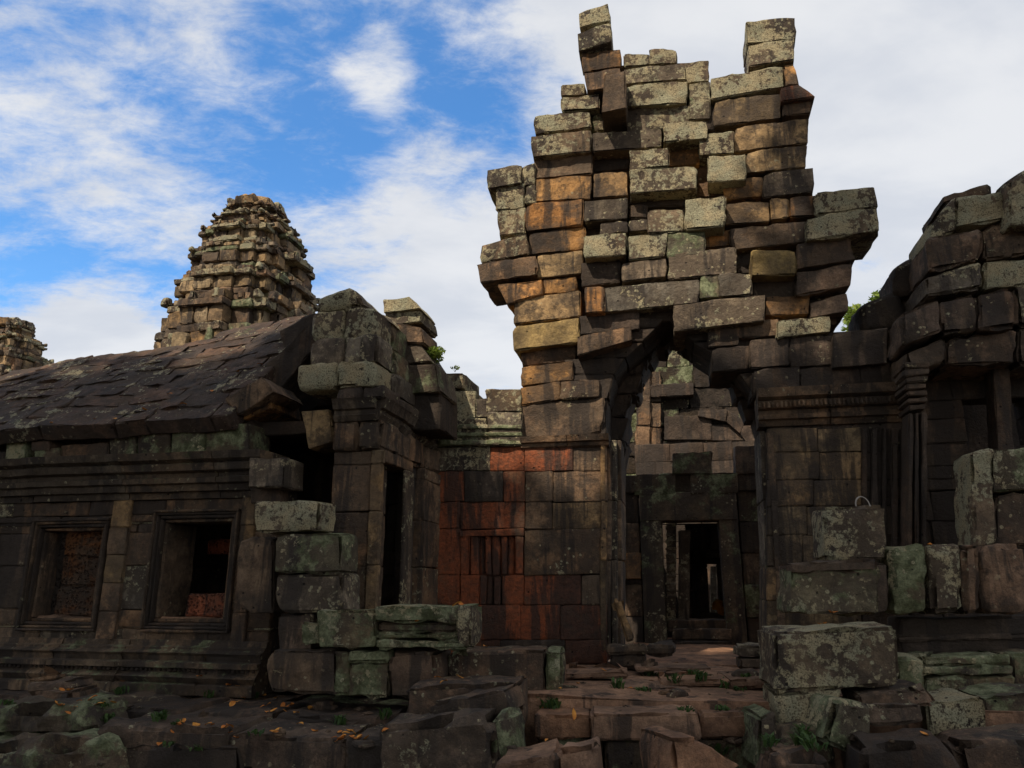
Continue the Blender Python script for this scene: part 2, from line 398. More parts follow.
def leaf_mat(name, ca, cb_):
    m, t, b = new_mat(name); g = t.new('ShaderNodeNewGeometry')
    n = t.noise(g.outputs['Position'], 1.2, 4, .6)
    c = t.mix(t.sstep(t.math('ADD', t.math('MULTIPLY', n, .6), t.math('MULTIPLY', g.outputs['Random Per Island'], .4)), .3, .7), ca, cb_)
    t.l.new(c, b.inputs['Base Color']); b.inputs['Roughness'].default_value = .6
    tr = t.new('ShaderNodeBsdfTranslucent'); t.l.new(c, tr.inputs['Color'])
    mx = t.new('ShaderNodeMixShader'); mx.inputs[0].default_value = .35
    t.l.new(b.outputs[0], mx.inputs[1]); t.l.new(tr.outputs[0], mx.inputs[2]); t.l.new(mx.outputs[0], m.node_tree.nodes['Material Output'].inputs['Surface'])
    return m
def earth_mat():
    m, t, b = new_mat('leaf_litter_earth'); P = t.new('ShaderNodeNewGeometry').outputs['Position']
    n1, n2, n3 = t.noise(P, .9, 6, .6), t.noise(P, 9, 8, .7), t.noise(P, 60, 5, .7)
    c = t.mix(t.sstep(n2, .35, .65), (.030, .022, .017, 1), (.085, .058, .042, 1))
    c = t.mix(t.sstep(n1, .52, .66, 0, .6), c, (.040, .052, .022, 1))
    c = t.mix(t.sstep(n3, .62, .72, 0, .7), c, (.14, .09, .05, 1))
    t.l.new(c, b.inputs['Base Color'])
    bp = t.new('ShaderNodeBump'); bp.inputs['Strength'].default_value = .9; bp.inputs['Distance'].default_value = .05
    t.l.new(t.math('ADD', t.math('MULTIPLY', n2, .6), t.math('MULTIPLY', n3, .4)), bp.inputs['Height']); t.l.new(bp.outputs[0], b.inputs['Normal'])
    return m
EARTH = earth_mat()
LEAF_SUN = leaf_mat('bright_foliage', (.11, .17, .02), (.24, .29, .05)); LEAF_DK = leaf_mat('jungle_foliage', (.03, .055, .015), (.06, .095, .025))
WEED = leaf_mat('weed_green', (.04, .075, .02), (.08, .13, .035)); DRY = simple_mat('dry_leaf', (.42, .13, .025), (.60, .27, .05), 20)
BARK = simple_mat('bark', (.10, .08, .06), (.2, .165, .12), 6); WIRE = simple_mat('grey_wire', (.2, .17, .14), (.28, .25, .2), 9)
CLOTH = simple_mat('saffron_cloth', (.42, .14, .015), (.60, .24, .03), 8)

# ------------------------------------------------------------------ ground
YAW = 12
GP = Plane(685, 10.0, YAW)       # gate facade
PP = Plane(380, 8.6, YAW)        # porch front
LP = Plane(270, 9.1, YAW)        # gallery facade
def build_ground():
    mb = MB()
    xs = np.concatenate([[-400, -150, -60, -30], np.arange(-16, 16.1, .4), [30, 60, 150, 400]])
    ys = np.concatenate([[-300, -100, -40, -15], np.arange(-4, 24.1, .4), [40, 80, 200, 800]])
    X, Y = np.meshgrid(xs, ys); V = np.stack([X.ravel(), Y.ravel(), np.zeros(X.size)], 1)
    V[:, 2] = (vnoise(V * .7) * .06 + vnoise(V * 2.3) * .04 - .03) * (np.abs(V[:, 0]) < 17)
    w = len(xs); f = [(j * w + i, j * w + i + 1, (j + 1) * w + i + 1, (j + 1) * w + i) for j in range(len(ys) - 1) for i in range(w - 1)]
    mb.add(V, f, 'dark'); structure('ground', mb, EARTH)
build_ground()

# ------------------------------------------------------------------ the great gate
def gate():
    T = Thing('ruined_gate', 'tall crumbling stone gate with a dark corbelled arch and a jagged top against the sky', 'gate', GP.pt(0, 0, 0))
    m = MB(); f1 = MB(); f2 = MB(); b = m.px
    def a(x0, y0, x1, y1, kind='lichen', d=0., s=-.07, t=1.0, M=m, **kw): M.px(GP, x0, y0, x1, y1, s, (d * .48 if d > .2 else max(d, -.22)), t, kind, gap=.001, jit=.007, **{**dict(rough=.018, chip=1.8, res=.07), **kw})
    # standing stones on the top edge
    f1.quad(GP, [(579, 13), (608, 2), (610, 21), (580, 28)], .10, .55, 'lichen', rough=.02); f1.quad(GP, [(576, 33), (611, 22), (612, 42), (578, 51)], .18, .65, 'lichen', rough=.02)
    f1.quad(GP, [(582, 54), (621, 49), (621, 66), (583, 73)], .08, .7, 'orange', rough=.018); f1.quad(GP, [(584, 73), (620, 67), (622, 88), (586, 91)], .08, .8, 'brown', rough=.018)
    f1.quad(GP, [(604, 74), (625, 70), (626, 108), (601, 112)], .42, .8, 'brown', rough=.025)
    f2.quad(GP, [(746, 23), (795, 17), (797, 38), (747, 44)], .05, .6, 'lichen', rough=.02); f2.quad(GP, [(748, 44), (795, 38), (794, 60), (749, 67)], .04, .6, 'lichen', rough=.02)
    f2.quad(GP, [(784, 64), (794, 62), (799, 84), (787, 86)], .0, .5, 'orange', rough=.02); f2.quad(GP, [(781, 88), (798, 84), (816, 96), (782, 101)], .1, .6, 'redbrown', rough=.02)
    f2.quad(GP, [(783, 102), (811, 99), (811, 113), (783, 116)], 0, .6, 'brown')
    # left flank, stepping down and out
    a(561, 84, 585, 95); a(562, 96, 599, 110); a(534, 113, 591, 131, s=-.1); a(592, 114, 624, 130, 'green', -.12); a(531, 133, 591, 154, s=-.1, d=.06)
    a(592, 131, 662, 149, 'pale', .04); a(533, 156, 592, 176, 'brown', d=-.06, s=-.09); a(592, 151, 630, 171, 'dark', -.42); a(487, 167, 522, 186, 'lichen', .05, -.15); a(521, 164, 535, 185)
    a(536, 177, 592, 200, 'orange', -.02, -.06); a(593, 172, 628, 197, 'tan', -.02); a(497, 185, 524, 209, 'lichen', -.02); a(498, 209, 525, 234, 'lichen', -.03); a(525, 185, 536, 203, 'lichen', -.02)
    a(525, 202, 583, 228, 'orange', .0, -.1); a(584, 199, 627, 220, 'grey', .05)
    m.quad(GP, [(481, 245), (527, 233), (528, 254), (482, 262)], .08, 1, 'lichen', rough=.03); a(529, 230, 585, 252, 'orange', -.05, -.12)
    m.quad(GP, [(475, 264), (535, 255), (537, 275), (480, 283)], .10, 1, 'brown', rough=.03); a(537, 253, 582, 276, 'tan', .0, -.1)
    m.quad(GP, [(497, 284), (542, 278), (543, 294), (506, 304)], .06, 1, 'orange', rough=.02); a(543, 278, 576, 293, 'orange', -.04)
    a(514, 294, 580, 320, 'tan', .02, -.11); a(514, 322, 579, 346, 'yellow', .05, -.13); a(521, 347, 576, 363, 'brown', -.1, -.1); a(521, 364, 573, 383, 'orange', .0, -.13)
    m.quad(GP, [(520, 388), (560, 381), (560, 400), (521, 405)], 0, 1, 'orange', rough=.02); a(560, 380, 600, 398, 'brown', .04, -.05); a(521, 402, 604, 437, 'brown', -.02, -.12)
    # middle, the torn core of the masonry
    a(600, 222, 628, 233, 'grey', .08); a(584, 234, 626, 256, 'lichen', .50); a(630, 205, 647, 218, 'brown', -.05); a(628, 219, 648, 231, 'grey', .0); a(648, 209, 684, 232, 'lichen', .35); a(685, 198, 725, 228, 'lichen', .45)
    a(628, 234, 667, 258, 'lichen', .30, -.1); a(667, 232, 705, 256, 'green', .28); a(582, 262, 621, 284, 'dark', .04); a(621, 260, 667, 279, 'pale', .28, -.12); a(668, 250, 737, 276, 'pale', .30, -.1)
    a(585, 287, 604, 312, 'orange', .2); a(604, 283, 700, 307, 'grey', .32, -.10); a(700, 275, 719, 298, 'green', .28); a(719, 273, 752, 296, 'grey', .42); a(674, 300, 766, 326, 'grey', .36, -.12)
    a(580, 314, 640, 332, 'dark', .04, -.1); m.quad(GP, [(576, 336), (632, 325), (632, 340), (577, 356)], .22, 1.1, 'brown', rough=.02)
    # crown courses
    a(624, 54, 650, 66); a(649, 49, 677, 64); a(623, 66, 686, 82, 'lichen', .02); a(624, 83, 688, 105, 'lichen', .1); a(685, 61, 709, 82, 'lichen'); a(689, 82, 710, 119, 'green', .02); a(625, 107, 690, 129, 'grey', .0)
    a(664, 121, 708, 140, 'lichen', .4); a(629, 149, 669, 168, 'lichen', .25); a(630, 168, 697, 191, 'lichen', .32); a(668, 141, 700, 165, 'orange', -.1); a(628, 192, 685, 207, 'dark', -.15); a(697, 166, 724, 197, 'brown', -.2)
    a(699, 133, 734, 154, 'lichen', .3); a(708, 155, 746, 181, 'lichen', .33); m.quad(GP, [(710, 78), (784, 66), (785, 86), (711, 100)], .03, 1, 'lichen', rough=.02); a(702, 104, 715, 130, 'dark', -.05)
    a(714, 97, 781, 122, 'tan', .0, -.12); a(734, 123, 809, 147, 'tan', .0, -.12); a(746, 148, 807, 170, 'tan', .0, -.1); a(763, 170, 814, 195, 'pale', .0, -.11); a(724, 178, 763, 198, 'orange', -.05)
    a(726, 202, 770, 223, 'tan', -.02); a(771, 199, 788, 218, 'tan', -.02); a(790, 196, 817, 216, 'orange', -.02)
    # right flank
    m.quad(GP, [(816, 193), (874, 186), (877, 207), (816, 214)], .08, 1, 'lichen', rough=.03); m.quad(GP, [(806, 218), (878, 207), (880, 231), (806, 241)], .10, 1, 'lichen', rough=.03)
    a(730, 224, 806, 246, 'brown', -.02, -.1); a(704, 231, 730, 247, 'orange', -.1); a(752, 251, 796, 275, 'yellow', .2, -.02); a(737, 250, 752, 274, 'dark', -.3); a(753, 276, 796, 298, 'dark', -.06)
    m.quad(GP, [(797, 244), (850, 237), (857, 260), (797, 268)], .0, 1, 'mauve', rough=.025); m.quad(GP, [(796, 272), (853, 263), (851, 286), (796, 296)], .05, 1, 'mauve', rough=.025)
    a(766, 296, 810, 315, 'orange', -.04, -.02); m.quad(GP, [(810, 302), (848, 292), (848, 312), (810, 318)], .0, 1, 'mauve', rough=.02); a(738, 320, 779, 337, 'brown', .02); a(777, 318, 832, 335, 'lichen', .25, -.12)
    a(707, 328, 740, 346, 'brown', .02); a(833, 330, 888, 366, 'mauve', .3, -.07, 1.2); a(750, 338, 789, 367, 'dark', .05); a(789, 336, 834, 366, 'mauve', .04); a(712, 346, 750, 370, 'dark', .0)
    a(752, 368, 800, 394, 'dark', .04, -.1); a(800, 366, 860, 390, 'dark', .0, -.1); a(860, 362, 906, 384, 'dark', .0, -.1)
    # core behind the face blocks
    for x0, y0, x1, y1 in ((596, 62, 700, 130), (545, 120, 770, 180), (716, 82, 780, 130), (540, 178, 800, 240), (540, 236, 815, 300), (530, 290, 600, 400), (690, 300, 840, 330), (585, 300, 840, 322), (760, 330, 880, 385)):
        m.px(GP, x0 + 2, y0 + 2, x1 - 2, y1 - 2, -.05, -.26, .7, 'brown', res=.2)
    up = T.part('pediment', m, STONE)
    T.part('finial_stone', f1, STONE, label='leaning stack of stones at the left of the top edge'); T.part('finial_stone', f2, STONE, label='square pair of stones at the right of the top edge')
    # corbelled arch
    m = MB()
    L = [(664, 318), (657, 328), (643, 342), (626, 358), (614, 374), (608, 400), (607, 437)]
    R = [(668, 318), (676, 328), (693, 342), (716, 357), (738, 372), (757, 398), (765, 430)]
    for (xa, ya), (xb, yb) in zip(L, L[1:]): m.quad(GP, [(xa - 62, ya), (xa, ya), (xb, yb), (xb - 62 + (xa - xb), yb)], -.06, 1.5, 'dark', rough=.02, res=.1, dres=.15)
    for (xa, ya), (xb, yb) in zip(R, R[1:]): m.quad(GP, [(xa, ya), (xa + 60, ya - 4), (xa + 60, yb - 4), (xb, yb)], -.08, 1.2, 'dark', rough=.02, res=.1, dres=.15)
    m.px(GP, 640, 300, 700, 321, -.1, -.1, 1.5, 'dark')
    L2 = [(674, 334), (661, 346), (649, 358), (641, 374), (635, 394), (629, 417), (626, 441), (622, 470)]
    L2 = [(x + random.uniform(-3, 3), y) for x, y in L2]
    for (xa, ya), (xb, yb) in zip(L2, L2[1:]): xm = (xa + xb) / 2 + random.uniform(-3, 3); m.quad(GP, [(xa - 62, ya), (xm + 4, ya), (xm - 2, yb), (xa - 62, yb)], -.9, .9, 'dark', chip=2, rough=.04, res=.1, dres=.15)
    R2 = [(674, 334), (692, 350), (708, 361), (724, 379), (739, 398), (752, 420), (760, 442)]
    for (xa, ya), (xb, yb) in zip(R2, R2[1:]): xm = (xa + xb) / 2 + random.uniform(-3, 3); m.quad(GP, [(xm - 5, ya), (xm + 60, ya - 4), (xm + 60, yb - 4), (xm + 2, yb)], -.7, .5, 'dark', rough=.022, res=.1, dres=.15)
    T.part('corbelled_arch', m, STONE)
    # piers
    m = MB()
    rows = [(447, 471, [(430, 490, 'grey'), (490, 524, 'red'), (524, 573, 'redbrown'), (573, 607, 'brown')]), (471, 502, [(430, 464, 'redbrown'), (464, 503, 'dark'), (503, 525, 'redbrown'), (525, 553, 'brown'), (553, 607, 'brown')]),
            (502, 529, [(428, 460, 'red'), (460, 525, 'redbrown'), (525, 552, 'brown'), (552, 607, 'tan')]), (529, 575, [(428, 460, 'red'), (524, 607, 'brown')]),
            (575, 605, [(428, 460, 'red'), (460, 479, 'red'), (502, 524, 'red'), (524, 581, 'redbrown'), (581, 607, 'brown')]), (605, 640, [(428, 470, 'redbrown'), (470, 520, 'red'), (520, 560, 'red'), (560, 607, 'redbrown')]), (640, 664, [(428, 500, 'redbrown'), (500, 565, 'dark'), (565, 607, 'redbrown')])]
    for y0, y1, bl in rows:
        for x0, x1, k in bl: m.px(GP, x0, y0, x1, y1, -.02, random.uniform(-.01, .01), .8, k, rough=.009, chip=.8, var=.1, gap=.002, jit=.003)
    m.px(GP, 430, 448, 604, 662, 0, -.3, .5, 'dark', res=.3)
    lp = T.part('pier', m, STONE, label='broad pier streaked with rust red and black')
    m = MB()
    xs = [(460, 469, .0), (470, 478, -.02), (479, 484, -.07), (485, 491, -.03), (492, 500, -.05), (501, 507, -.02), (508, 514, -.07), (515, 523, .0)]
    for x0, x1, d in xs: m.px(GP, x0, 536, x1, 575, 0, d, .25, 'redbrown', rough=.006, res=.08)
    m.px(GP, 459, 529, 524, 536, -.02, .02, .3, 'redbrown', rough=.008); m.px(GP, 459, 536, 524, 606, 0, -.10, .15, 'redbrown', rough=.006)
    for x0, x1, d in ((480, 486, -.02), (487, 493, -.06), (494, 501, -.01)): m.px(GP, x0, 576, x1, 605, 0, d, .25, 'redbrown', rough=.006)
    T.part('carved_panel', m, STONE, lp)
    m = MB()
    (u0, zc), (u1, _) = GP.uz(521, 447), GP.uz(608, 437)
    ztop = GP.uz(560, 437)[1]; zb = GP.uz(560, 449)[1]
    h = ztop - zb
    m.mould(GP, u0, u1 + .02, [(zb, .0), (zb + .03, .05), (zb + .08, .05), (zb + .09, .10), (ztop, .13), (ztop + .02, .02)], kind='brown')
    T.part('cornice', m, STONE, lp)
    m = MB()
    for x0, x1, y0, y1, k in ((440, 463, 372, 389, 'lichen'), (436, 476, 391, 419, 'lichen'), (485, 521, 388, 412, 'lichen'), (437, 449, 419, 446, 'mossy'), (449, 487, 418, 446, 'green'), (487, 522, 412, 446, 'pale'), (470, 488, 398, 418, 'grey')):
        m.px(GP, x0, y0, x1, y1, -.03, random.uniform(-.02, .06), .9, k, rough=.02)
    for y in (424, 432, 440): m.px(GP, 440, y, 522, y + 5, 0, .07, .3, 'green', rough=.012)
    T.part('coping', m, STONE, lp)
    m = MB()
    for x0, x1, d, k in ((600, 606, -.0, 'tan'), (606, 611, -.09, 'brown'), (611, 617, -.2, 'pale'), (616, 622, -.34, 'brown')):
        for y0, y1 in ((440, 500), (500, 560), (560, 652)): m.px(GP, x0, y0, x1, y1, 0, d + .02, .9, k, rough=.008)
    T.part('door_jamb', m, STONE, lp)
    m = MB()
    for y0, y1 in ((428, 452), (452, 480), (480, 506), (506, 535), (535, 566), (566, 600), (600, 640), (640, 672)):
        sx = random.uniform(796, 840)
        for x0, x1, k in ((767, sx, 'tan'), (sx, 862, 'tan'), (862, 908, 'dark')):
            if k == 'tan': k = ((.24, .165, .088), .1, .12, .62)
            m.px(GP, x0, y0, x1, y1, -.03, random.uniform(-.01, .01), .9, k, rough=.009, chip=.8, var=.1, gap=.002, jit=.003)
    _st = random.getstate(); m.px(GP, 770, 385, 906, 668, 0, -.3, .5, 'dark', res=.3); m.px(GP, 770, 418, 906, 436, -.03, -.06, .4, 'dark', res=.2); random.setstate(_st)
    rp = T.part('pier', m, STONE, label='dark cracked pier behind the fallen blocks')
    m = MB()
    for x in (862, 872, 882, 892, 901): m.px(GP, x, 428, x + 6, 610, 0, .05 if x % 4 else .07, .2, 'dark', rough=.008)
    T.part('pilaster', m, STONE, rp)
    m = MB(); u0, u1 = GP.uz(756, 400)[0], GP.uz(906, 400)[0]
    z0, z1 = GP.uz(830, 424)[1], GP.uz(830, 389)[1]; k = (z1 - z0) / 7
    m.mould(GP, u0, u1, [(z0, .0), (z0 + k, .04), (z0 + 1.2 * k, .10), (z0 + 2 * k, .12), (z0 + 2.1 * k, .06), (z0 + 3 * k, .06), (z0 + 3.2 * k, .15), (z0 + 4.6 * k, .17), (z0 + 4.8 * k, .12), (z0 + 5.3 * k, .22), (z1, .25), (z1 + .01, .05)], kind='brown', seg=1.1)
    n = 34
    for i in range(n):
        ua = u0 + (u1 - u0) * (i + .15) / n; m.box(GP, ua, ua + (u1 - u0) / n * .6, z0 + 3.25 * k, z0 + 4.4 * k, .185, .05, 'brown', rough=.006)
    T.part('cornice', m, STONE, rp)
    m = MB()
    for x0, x1, d, k in ((766, 774, .02, 'brown'), (759, 766, -.12, 'pale')):
        for y0, y1 in ((431, 500), (500, 570), (570, 655)):
            o = lambda y: (y - 431) / 220 * 13
            m.quad(GP, [(x0 + o(y0), y0), (x1 + o(y0), y0), (x1 + o(y1), y1), (x0 + o(y1), y1)], d, .8, k, rough=.008)
    T.part('door_jamb', m, STONE, rp)
gate()

# ------------------------------------------------------------------ porch beside the gate
def porch():
    T = Thing('ruined_porch', 'square stone porch with a side doorway and a heavy heap of corbelled blocks on top', 'porch', PP.pt(0, 0, 0))
    uz = PP.uz
    side = Plane(380, 8.6, YAW - 90)          # u runs away from the camera along the porch's side
    side.u = -PP.n.copy(); side.n = PP.u.copy()
    def su(px): return side.uz(px, 560)[0]
    ztop = uz(380, 450)[1]
    # pillar
    m = MB(); u0 = uz(326, 560)[0]; zf = .45
    zs = [zf, .95, 1.75, 2.35, ztop - .16, ztop]
    for za, zb_ in zip(zs, zs[1:]):
        m.box(PP, u0, uz(366, 560)[0], za, zb_, -.03, .5, 'brown', rough=.01); m.box(PP, uz(366, 560)[0], -.03, za, zb_, 0, .08, 'tan', rough=.008)
    T.part('pillar', m, STONE)
    # door frame on the side
    m = MB(); a, b_, c, e = su(405), su(413), su(422), su(438)
    for za, zb_ in zip(zs, zs[1:]):
        m.box(side, e - .9 if e - .9 > c else c, e + .15, za, zb_, .0, .3, 'brown', rough=.01)
        m.box(side, b_, c, za, zb_, -.12, .12, 'dark', rough=.008)
    fr = T.part('side_wall', m, STONE)
    m = MB(); zo = ztop - .12
    m.box(side, a, b_, zf, zo, -.02, .05, 'pale', rough=.006)
    m.box(side, .02, .1, zf, zo, -.06, .1, 'brown', rough=.006)
    m.box(side, .10, b_, zo, ztop + .02, -.04, .3, 'brown', rough=.008); m.box(side, .42, b_, zf - .1, zf + .14, -.02, .5, 'brown')
    T.part('door_frame', m, STONE)
    # heap of courses above: each course is front row plus side row
    m = MB()
    def course(xf0, xf1, y0, y1, dd, s_end, kind, out=0., n=3, cut=()):
        ua, z1 = uz(xf0, y0, dd); ub, _ = uz(xf1, y0, dd); z0 = uz(xf1, y1, dd)[1]
        xs = np.linspace(ua, ub, 2 if ub - ua < .5 else 3)
        for p, q in zip(xs, xs[1:]): m.box(PP, p, q, z0, z1, dd, .55, kind, rough=.022, chip=1.3, r=.04)
        s = -dd + .52
        while s < s_end - .1:
            w = min(random.uniform(.5, .85), s_end - s); ka = random.choice([kind, 'grey', 'mossy'])
            m.box(PP, ub - .75, ub + random.uniform(-.04, .05), z0, z1 + random.uniform(-.04, .03), -s, w, ka, rough=.022, chip=1.3, r=.04); s += w
        m.box(PP, ua + .05, ub - .3, z0, z1, dd - .5, 1.4, 'dark', res=.25)
    course(333, 383, 421, 449, .06, 2.25, 'brown'); 
    course(335, 378, 398, 420, .05, 2.3, 'dark'); course(336, 385, 386, 399, .16, 2.3, 'mauve'); course(298, 376, 364, 386, .16, 1.9, 'lichen'); course(310, 378, 338, 364, .08, 1.75, 'grey')
    course(313, 377, 311, 338, .02, 1.45, 'lichen')
    m.quad(PP, [(317, 296), (352, 285), (366, 308), (315, 312)], 0, .8, 'lichen', rough=.03, r=.06)
    ub, z1 = uz(378, 310, 0); zz = uz(378, 338, 0)[1]
    m.hexa([PP.pt(ub - .62, z1 + .02, -.1), PP.pt(ub - .12, z1 + .05, -.1), PP.pt(ub, z1 - .02, -.1), PP.pt(ub - .62, z1 - .04, -.1), PP.pt(ub - .5, z1 + .22, -.75), PP.pt(ub - .1, z1 + .16, -.75), PP.pt(ub + .05, z1 - .02, -.75), PP.pt(ub - .5, z1 - .04, -.75)], 'lichen', rough=.02, r=.05)
    T.part('corbel_heap', m, STONE)
    m = MB(); BP = Plane(400, 9.6, YAW)
    m.quad(BP, [(383, 300), (410, 297), (421, 309), (384, 313)], 0, .7, 'lichen', rough=.025); m.quad(BP, [(386, 313), (421, 310), (421, 321), (388, 326)], -.06, .7, 'pale', rough=.02)
    m.quad(BP, [(393, 324), (421, 326), (425, 343), (395, 342)], .0, .7, 'brown', rough=.025); m.quad(BP, [(384, 326), (420, 343), (432, 362), (384, 366)], -.05, .8, 'grey', rough=.02)
    m.quad(BP, [(384, 366), (436, 364), (440, 392), (384, 396)], .0, .8, 'mossy', rough=.02); m.quad(BP, [(400, 392), (440, 390), (440, 428), (400, 430)], -.1, .8, 'dark', rough=.02)
    T.part('broken_gable', m, STONE)
    m = MB(); za, zb_ = uz(376, 420, .05)[1], uz(376, 399, .05)[1]; h = zb_ - za
    cz = uz(378, 400, .05)[0]
    sp = Plane(380, 8.6, 0); sp.u = -PP.n; sp.n = PP.u; sp.o = PP.pt(cz, 0, .05)
    prof = [(za, .0), (za + .25 * h, .05), (za + .3 * h, .02), (za + .5 * h, .02), (za + .55 * h, .07), (za + .9 * h, .1), (zb_, .12)]
    m.mould(PP, uz(335, 410, .05)[0], cz, prof, .05, .3, 'grey', seg=1); m.mould(sp, -.02, 2.25, prof, 0, .3, 'grey', seg=.7)
    T.part('cornice', m, STONE)
    # hanging stone left of the pillar head, inner walls that keep the porch dark
    m = MB(); m.quad(PP, [(302, 412), (330, 408), (333, 442), (308, 449)], -.15, .5, 'tan', rough=.015); T.part('corbel_stone', m, STONE)
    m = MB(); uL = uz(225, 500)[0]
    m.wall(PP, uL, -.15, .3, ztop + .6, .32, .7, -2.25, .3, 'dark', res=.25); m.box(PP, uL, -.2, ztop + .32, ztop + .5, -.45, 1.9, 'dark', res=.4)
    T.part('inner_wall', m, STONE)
porch()

# ------------------------------------------------------------------ long gallery on the left
def gallery():
    T = Thing('stone_gallery', 'long low stone gallery with two framed windows under a dark slab roof', 'gallery', LP.pt(-2, 0, 0))
    uz = LP.uz
    uR = uz(275, 560)[0]; uL = -9.0
    zb0, zw0, zw1 = uz(150, 690)[1], uz(150, 641)[1], uz(150, 500)[1]
    def rect(x0, x1, y0, y1):
        xm, ym = (x0 + x1) / 2, (y0 + y1) / 2; return (uz(x0, ym)[0], uz(x1, ym)[0], uz(xm, y1)[1], uz(xm, y0)[1])
    W1, W2 = rect(37, 93, 531, 618), rect(160, 224, 522, 619); W0 = rect(-78, -20, 535, 618)
    m = MB()
    def kk(u, z): return random.choice(['brown', 'brown', 'brown', 'dark', 'grey'])
    m.wall(LP, uL, uR, zw0, zw1, .42, 1.1, 0, .45, holes=[(w[0] - .10, w[1] + .10, w[2] - .1, w[3] + .1) for w in (W0, W1, W2)], kinds=kk, rough=.009, dj=.006)
    wl = T.part('wall', m, STONE)
    m = MB()
    for x0, x1 in ((106, 125), (238, 252)):
        w = rect(x0, x1, 505, 640); zz = np.linspace(zw0, zw1, 6)
        for p, q in zip(zz, zz[1:]): m.box(LP, w[0], w[1], p, q, .045, .2, random.choice(['tan', 'brown']), rough=.008)
        T.part('pilaster', m, STONE, wl); m = MB()
    for W, lab in ((W0, None), (W1, 'window blocked up with rough red laterite'), (W2, 'half open window with one red laterite block on its sill')):
        m = MB()
        for k, (e0, e1, d) in enumerate(((.0, .045, -.05), (.045, .085, .0), (.085, .12, .03), (.12, .155, .055))):
            a, b_, c, e = W[0] - e0, W[1] + e0, W[2] - e0, W[3] + e0; A, B, C, E = W[0] - e1, W[1] + e1, W[2] - e1, W[3] + e1
            kd = random.choice(['brown', 'dark', 'brown'])
            m.box(LP, A, a, c, e, d, .25, kd, rough=.005); m.box(LP, b_, B, c, e, d, .25, kd, rough=.005)
            m.box(LP, A, B, e, E, d, .25, kd, rough=.005); m.box(LP, A, B, C, c, d, .25, kd, rough=.005)
        wd = T.part('window', m, STONE, None, lab)
        m = MB()   # deep reveal
        m.box(LP, W[0] - .12, W[0] + .003, W[2], W[3], -.2, .45, 'brown'); m.box(LP, W[1] - .003, W[1] + .12, W[2], W[3], -.2, .45, 'brown')
        m.box(LP, W[0], W[1], W[3], W[3] + .1, -.2, .45, 'dark'); m.box(LP, W[0], W[1], W[2] - .1, W[2] + .01, -.1, .5, 'path', rough=.02)
        T.part('sill', m, STONE, wd)
        m = MB()
        if W is not W2:
            zz = np.linspace(W[2], W[3] + .05, 4)
            for p, q in zip(zz, zz[1:]): m.box(LP, W[0] + .12, W[1] + .02, p, q, -.22 + random.uniform(-.03, .03), .3, ((.15, .060, .022), .0, .05, .45), rough=.02, r=.03)
            m.box(LP, W[0] - .02, W[0] + .2, W[2], W[3], -.30, .3, 'dark', rough=.02)
        else:
            u = uz(175, 600)[0]; m.box(LP, u, W[1] - .02, W[2] + .01, uz(200, 593)[1], -.2, .35, ((.20, .062, .030), .0, .05, .3), rough=.02, r=.03)
            T.part('infill', m, LATER, wd); m = MB(); q = uz(206, 555, -1.3); q2 = uz(224, 540, -1.3); m.box(LP, q[0], q2[0] + .1, q[1], q2[1], -1.3, .3, ((.34, .10, .05), 0, 0, .1), rough=.02)
        T.part('infill', m, LATER, wd)
    # base mouldings
    m = MB(); h = zw0 - zb0
    m.mould(LP, uL, uR + .02, [(zb0, .30), (zb0 + .2 * h, .30), (zb0 + .22 * h, .22), (zb0 + .34 * h, .27), (zb0 + .42 * h, .20), (zb0 + .5 * h, .2), (zb0 + .52 * h, .26), (zb0 + .62 * h, .26), (zb0 + .64 * h, .15), (zb0 + .74 * h, .16), (zb0 + .8 * h, .20), (zb0 + .86 * h, .12), (zb0 + .9 * h, .12), (zb0 + .93 * h, .06), (zw0 + .02, .05)], 0, .3, ((.15, .105, .066), .3, .62, .5), seg=1.0, rough=.026)
    n = 90
    for i in range(n):
        ua = uL + 3.5 + (uR - uL - 3.5) * i / n; m.box(LP, ua, ua + .045, zb0 + .43 * h, zb0 + .5 * h, .23, .06, 'dark', rough=.006, res=.2)
    T.part('base_moulding', m, STONE)
    # cornice and architrave
    m = MB(); zc = uz(150, 458)[1]; h = zc - zw1
    m.mould(LP, uL, uR - .12, [(zw1, .04), (zw1 + .14 * h, .05), (zw1 + .16 * h, .12), (zw1 + .3 * h, .13), (zw1 + .33 * h, .19), (zw1 + .44 * h, .2), (zw1 + .47 * h, .14), (zw1 + .56 * h, .15), (zw1 + .6 * h, .24), (zw1 + .74 * h, .26), (zw1 + .78 * h, .22), (zw1 + .84 * h, .31), (zc, .34), (zc + .01, .0)], 0, .4, ((.14, .105, .07), .42, .42, .5), seg=1.1, rough=.022)
    m.px(LP, 248, 457, 284, 487, -.0, .34, .5, 'pale', rough=.015); m.px(LP, 250, 487, 281, 503, 0, .12, .4, 'dark')
    T.part('cornice', m, STONE)
    m = MB(); ue = uz(246, 440)[0]; x = uL
    ze = uz(150, 427)[1]
    for x0, x1, y0, y1, k in ((-200, -90, 452, 462, 'grey'), (-90, -30, 440, 462, 'grey'), (-28, 4, 452, 462, 'dark'), (6, 26, 440, 461, 'green'), (34, 60, 448, 460, 'mossy'), (60, 108, 443, 459, 'brown'), (30, 50, 441, 452, 'dark'), (108, 136, 431, 458, 'green'), (136, 170, 431, 457, 'mossy'), (170, 205, 427, 456, 'green'), (205, 249, 424, 456, 'green')):
        m.px(LP, x0, y0, x1, y1, -.04, .12 + random.uniform(-.03, .03), .5, k, rough=.016)
    m.wall(LP, uL, ue, zc - .02, ze + .1, .2, .7, -.12, .5, 'dark')
    T.part('frieze', m, STONE)
    # roof: rising, slightly bulging courses of slabs, broken at the right end
    m = MB(); nC = 11
